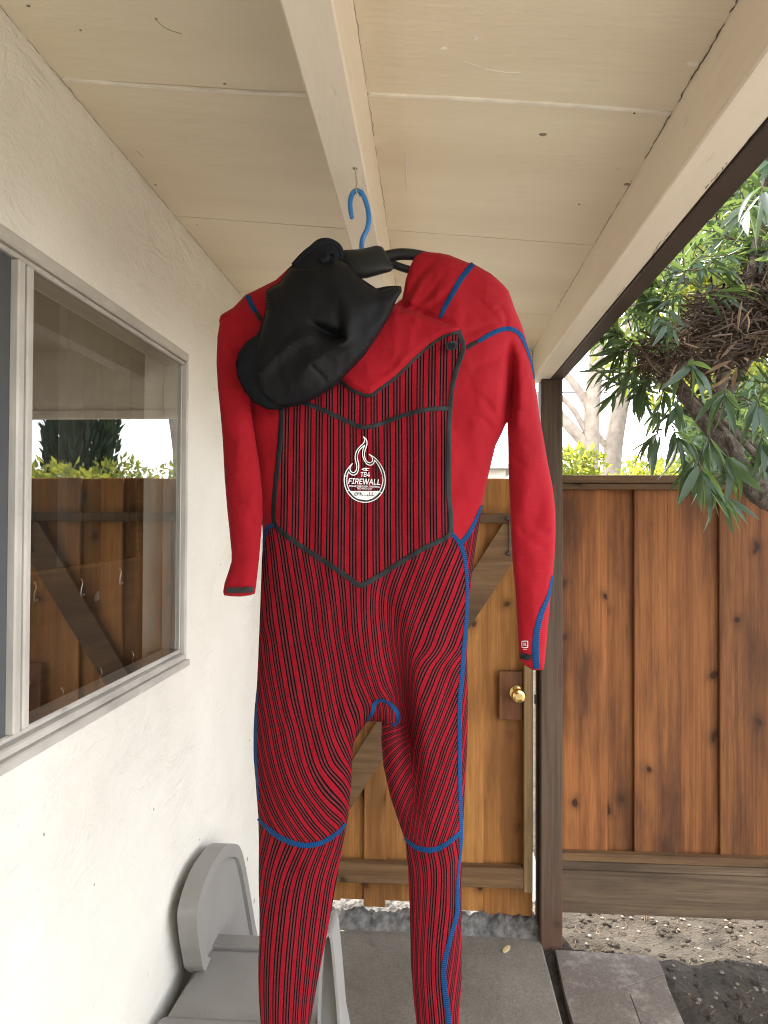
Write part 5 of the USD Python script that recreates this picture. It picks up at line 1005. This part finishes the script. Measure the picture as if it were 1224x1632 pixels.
# what stands beyond the fence
def crown(c, rad, n, size, m, seed, parent, name='crown', gap=.45, thin=0):
    g = np.random.default_rng(seed); P = g.normal(0, 1, (n, 3)); P /= np.linalg.norm(P, axis=1, keepdims=True); P *= (g.random(n)**(1/2.2))[:, None]*np.asarray(rad); P += c
    keep = meshkit.fbm(P/np.mean(rad)*2.6, 3, seed) > gap; P = P[keep]; parts = []
    for p in P:
        d = g.normal(0, 1, 3) + (p-c)/np.asarray(rad)*.8; s = size*g.uniform(.6, 1.4); V, F = leaf_mesh(s, s*.5, .2, .3, 2); parts.append((V @ frame(d, g.uniform(0, 6)).T + p, F))
    return obj(name, merge(parts), m, parent, False)
def tree(name, label, base, h, stems, leafspec, m, bark=PALEBARK):
    t = thing(name, label, 'tree', 'pale barked trees beyond the fence')
    for k, s in enumerate(stems):
        P3 = smooth_path(np.array(s[0]), 8); r = np.linspace(s[1], s[2], len(P3)); obj('trunk' if k == 0 else 'limb', tube(P3, r, 12), bark, t, True)
    for k, (c, rad, n, size) in enumerate(leafspec): crown(np.array(c), rad, n, size, m, 50+k, t)
    return t
D = 12.0
def w6(L, d=D): return [tuple(at(u, v, d)) for u, v in L]
g0 = at(935, 760, D); g0[2] = -.1
tree('pale_tree', 'pale barked tree with bare forking stems beyond the fence, left of the oleander', None, 0, [
    ([tuple(g0), tuple(at(938, 760, D)), tuple(at(942, 715, D)), tuple(at(943, 660, D)), tuple(at(948, 600, D)), tuple(at(956, 500, D)), tuple(at(965, 350, D)), tuple(at(975, 200, D))], .16, .09),
    (w6([(947, 735), (930, 705), (908, 680), (885, 655), (850, 630)]), .11, .07), (w6([(940, 650), (922, 622), (905, 600), (880, 575)]), .08, .05), (w6([(935, 690), (915, 655), (897, 635), (870, 610)]), .05, .035)],
    [(at(965, 120, D+.4), (2.6, 2.0, 1.5), 900, .26)], YLEAF)
g1 = at(975, 760, D+.6); g1[2] = -.1
tree('pale_tree', 'pale barked tree with a slanting stem beyond the fence, behind the oleander leaves', None, 0, [
    ([tuple(g1), tuple(at(975, 750, D+.6)), tuple(at(978, 710, D+.6)), tuple(at(988, 650, D+.6)), tuple(at(1000, 590, D+.6)), tuple(at(1010, 480, D+.6)), tuple(at(1030, 300, D+.6))], .19, .10),
    (w6([(976, 718), (962, 706), (952, 692), (938, 670)], D+.6), .06, .045)], [(at(1040, 150, D+.8), (2.4, 2.0, 1.5), 700, .26)], YLEAF)
def bush(label, u, v, d, rad, n, m, size=.09, seed=1):
    t = thing('shrub', label, 'shrub', 'shrubs beyond the fence'); c = at(u, v, d); crown(c, rad, n, size, m, seed, t, gap=.40)
    b = c.copy(); b[2] = -.1; obj('stem', tube(smooth_path(np.array([b, (b+c)/2+[.05, 0, 0], c]), 4), .03, 8), BARK, t, True); return t
bush('yellow green shrub peeping over the fence beside the timber post', 922, 775, 11.0, (.45, .5, .62), 1500, YLEAF, .13, 3)
bush('low yellow green shrub over the fence under the oleander', 1065, 790, 6.2, (.5, .5, .30), 1900, YLEAF, .08, 4)
bush('bright green shrub over the fence at the right edge', 1240, 720, 4.6, (.6, .5, .45), 2600, LEAF, .09, 5)
bush('tall green shrub behind the oleander crown', 1130, 430, 5.2, (.95, .6, 1.0), 4200, YLEAF, .09, 6)
bush('yellow green shrub beyond the gate, mirrored in the window', 687+1131*2.75/9, 805, 9.0, (.52, .5, .60), 1800, YLEAF, .09, 7)
bush('orange green shrub far beyond the gate, mirrored right in the window', 687+1131*3.75/14, 800, 14.0, (1.0, .8, .75), 2000, YLEAF, .12, 8)
nh = thing('neighbour_house', 'pale low house with a light grey gable roof beyond the gate', 'house')
ny = 17.0; nx0, nx1 = at(690, 745, ny)[0], at(806, 745, ny)[0]; nz = float(at(780, 747, ny)[2]); nr = float(at(780, 733, ny+2.2)[2])
obj('wall', cbox(nx0, nx1, ny, ny+4.4, -.1, nz, .01), STUCCO, nh)
obj('roof', hullbox([(x, y, z) for x in (nx0-.3, nx1+.3) for y, z in ((ny-.4, nz-.02), (ny-.4, nz+.08), (ny+2.2, nr), (ny+2.2, nr+.1), (ny+4.8, nz-.02), (ny+4.8, nz+.08))]), ROOFN, nh)
wf = obj('window', cbox(nx0+.5, nx0+1.5, ny-.03, ny-.001, 1.0, 2.0, .01), ALU, nh); obj('window_pane', cbox(nx0+.56, nx0+1.44, ny-.036, ny-.031, 1.06, 1.94, .002), IRON, wf)
cyp = thing('cypress_tree', 'tall dark columnar cypress beyond the fence, mirrored in the window', 'tree')
cb = np.array([4.75, 12.0, -.1])
obj('trunk', tube(np.array([cb, cb+[0, 0, 3], cb+[0, 0, 7]]), [.16, .12, .05], 10), BARK, cyp, True)
g = np.random.default_rng(77); parts = []
for k in range(7500):
    z = g.uniform(.3, 8.0); r = .62*min(1, (8.2-z)/2.0)*(.93+.07*math.sin(z*2.1+g.normal(0, .4)))*(g.random()**.35); a = g.uniform(0, 2*math.pi); p = cb + [r*math.cos(a), r*math.sin(a), z]
    V, F = leaf_mesh(.26*g.uniform(.6, 1.3), .09, .1, .3, 2); parts.append((V @ frame(np.array([math.cos(a)*.35, math.sin(a)*.35, 1.0])+g.normal(0, .2, 3), g.uniform(0, 6)).T + p, F))
obj('crown', merge(parts), CYP, cyp)
for k, z in enumerate((3.3, 3.75, 4.2)):
    q = np.array([[-14, 16, z+1.6], [2, 18, z+1.2], [20, 20, z+1.7]]); obj('power_line', tube(smooth_path(q, 8), .012, 6), WIRE, None, label=('lowest', 'middle', 'topmost')[k] + ' of three overhead power lines mirrored in the window', cat='cable', group='overhead power lines')
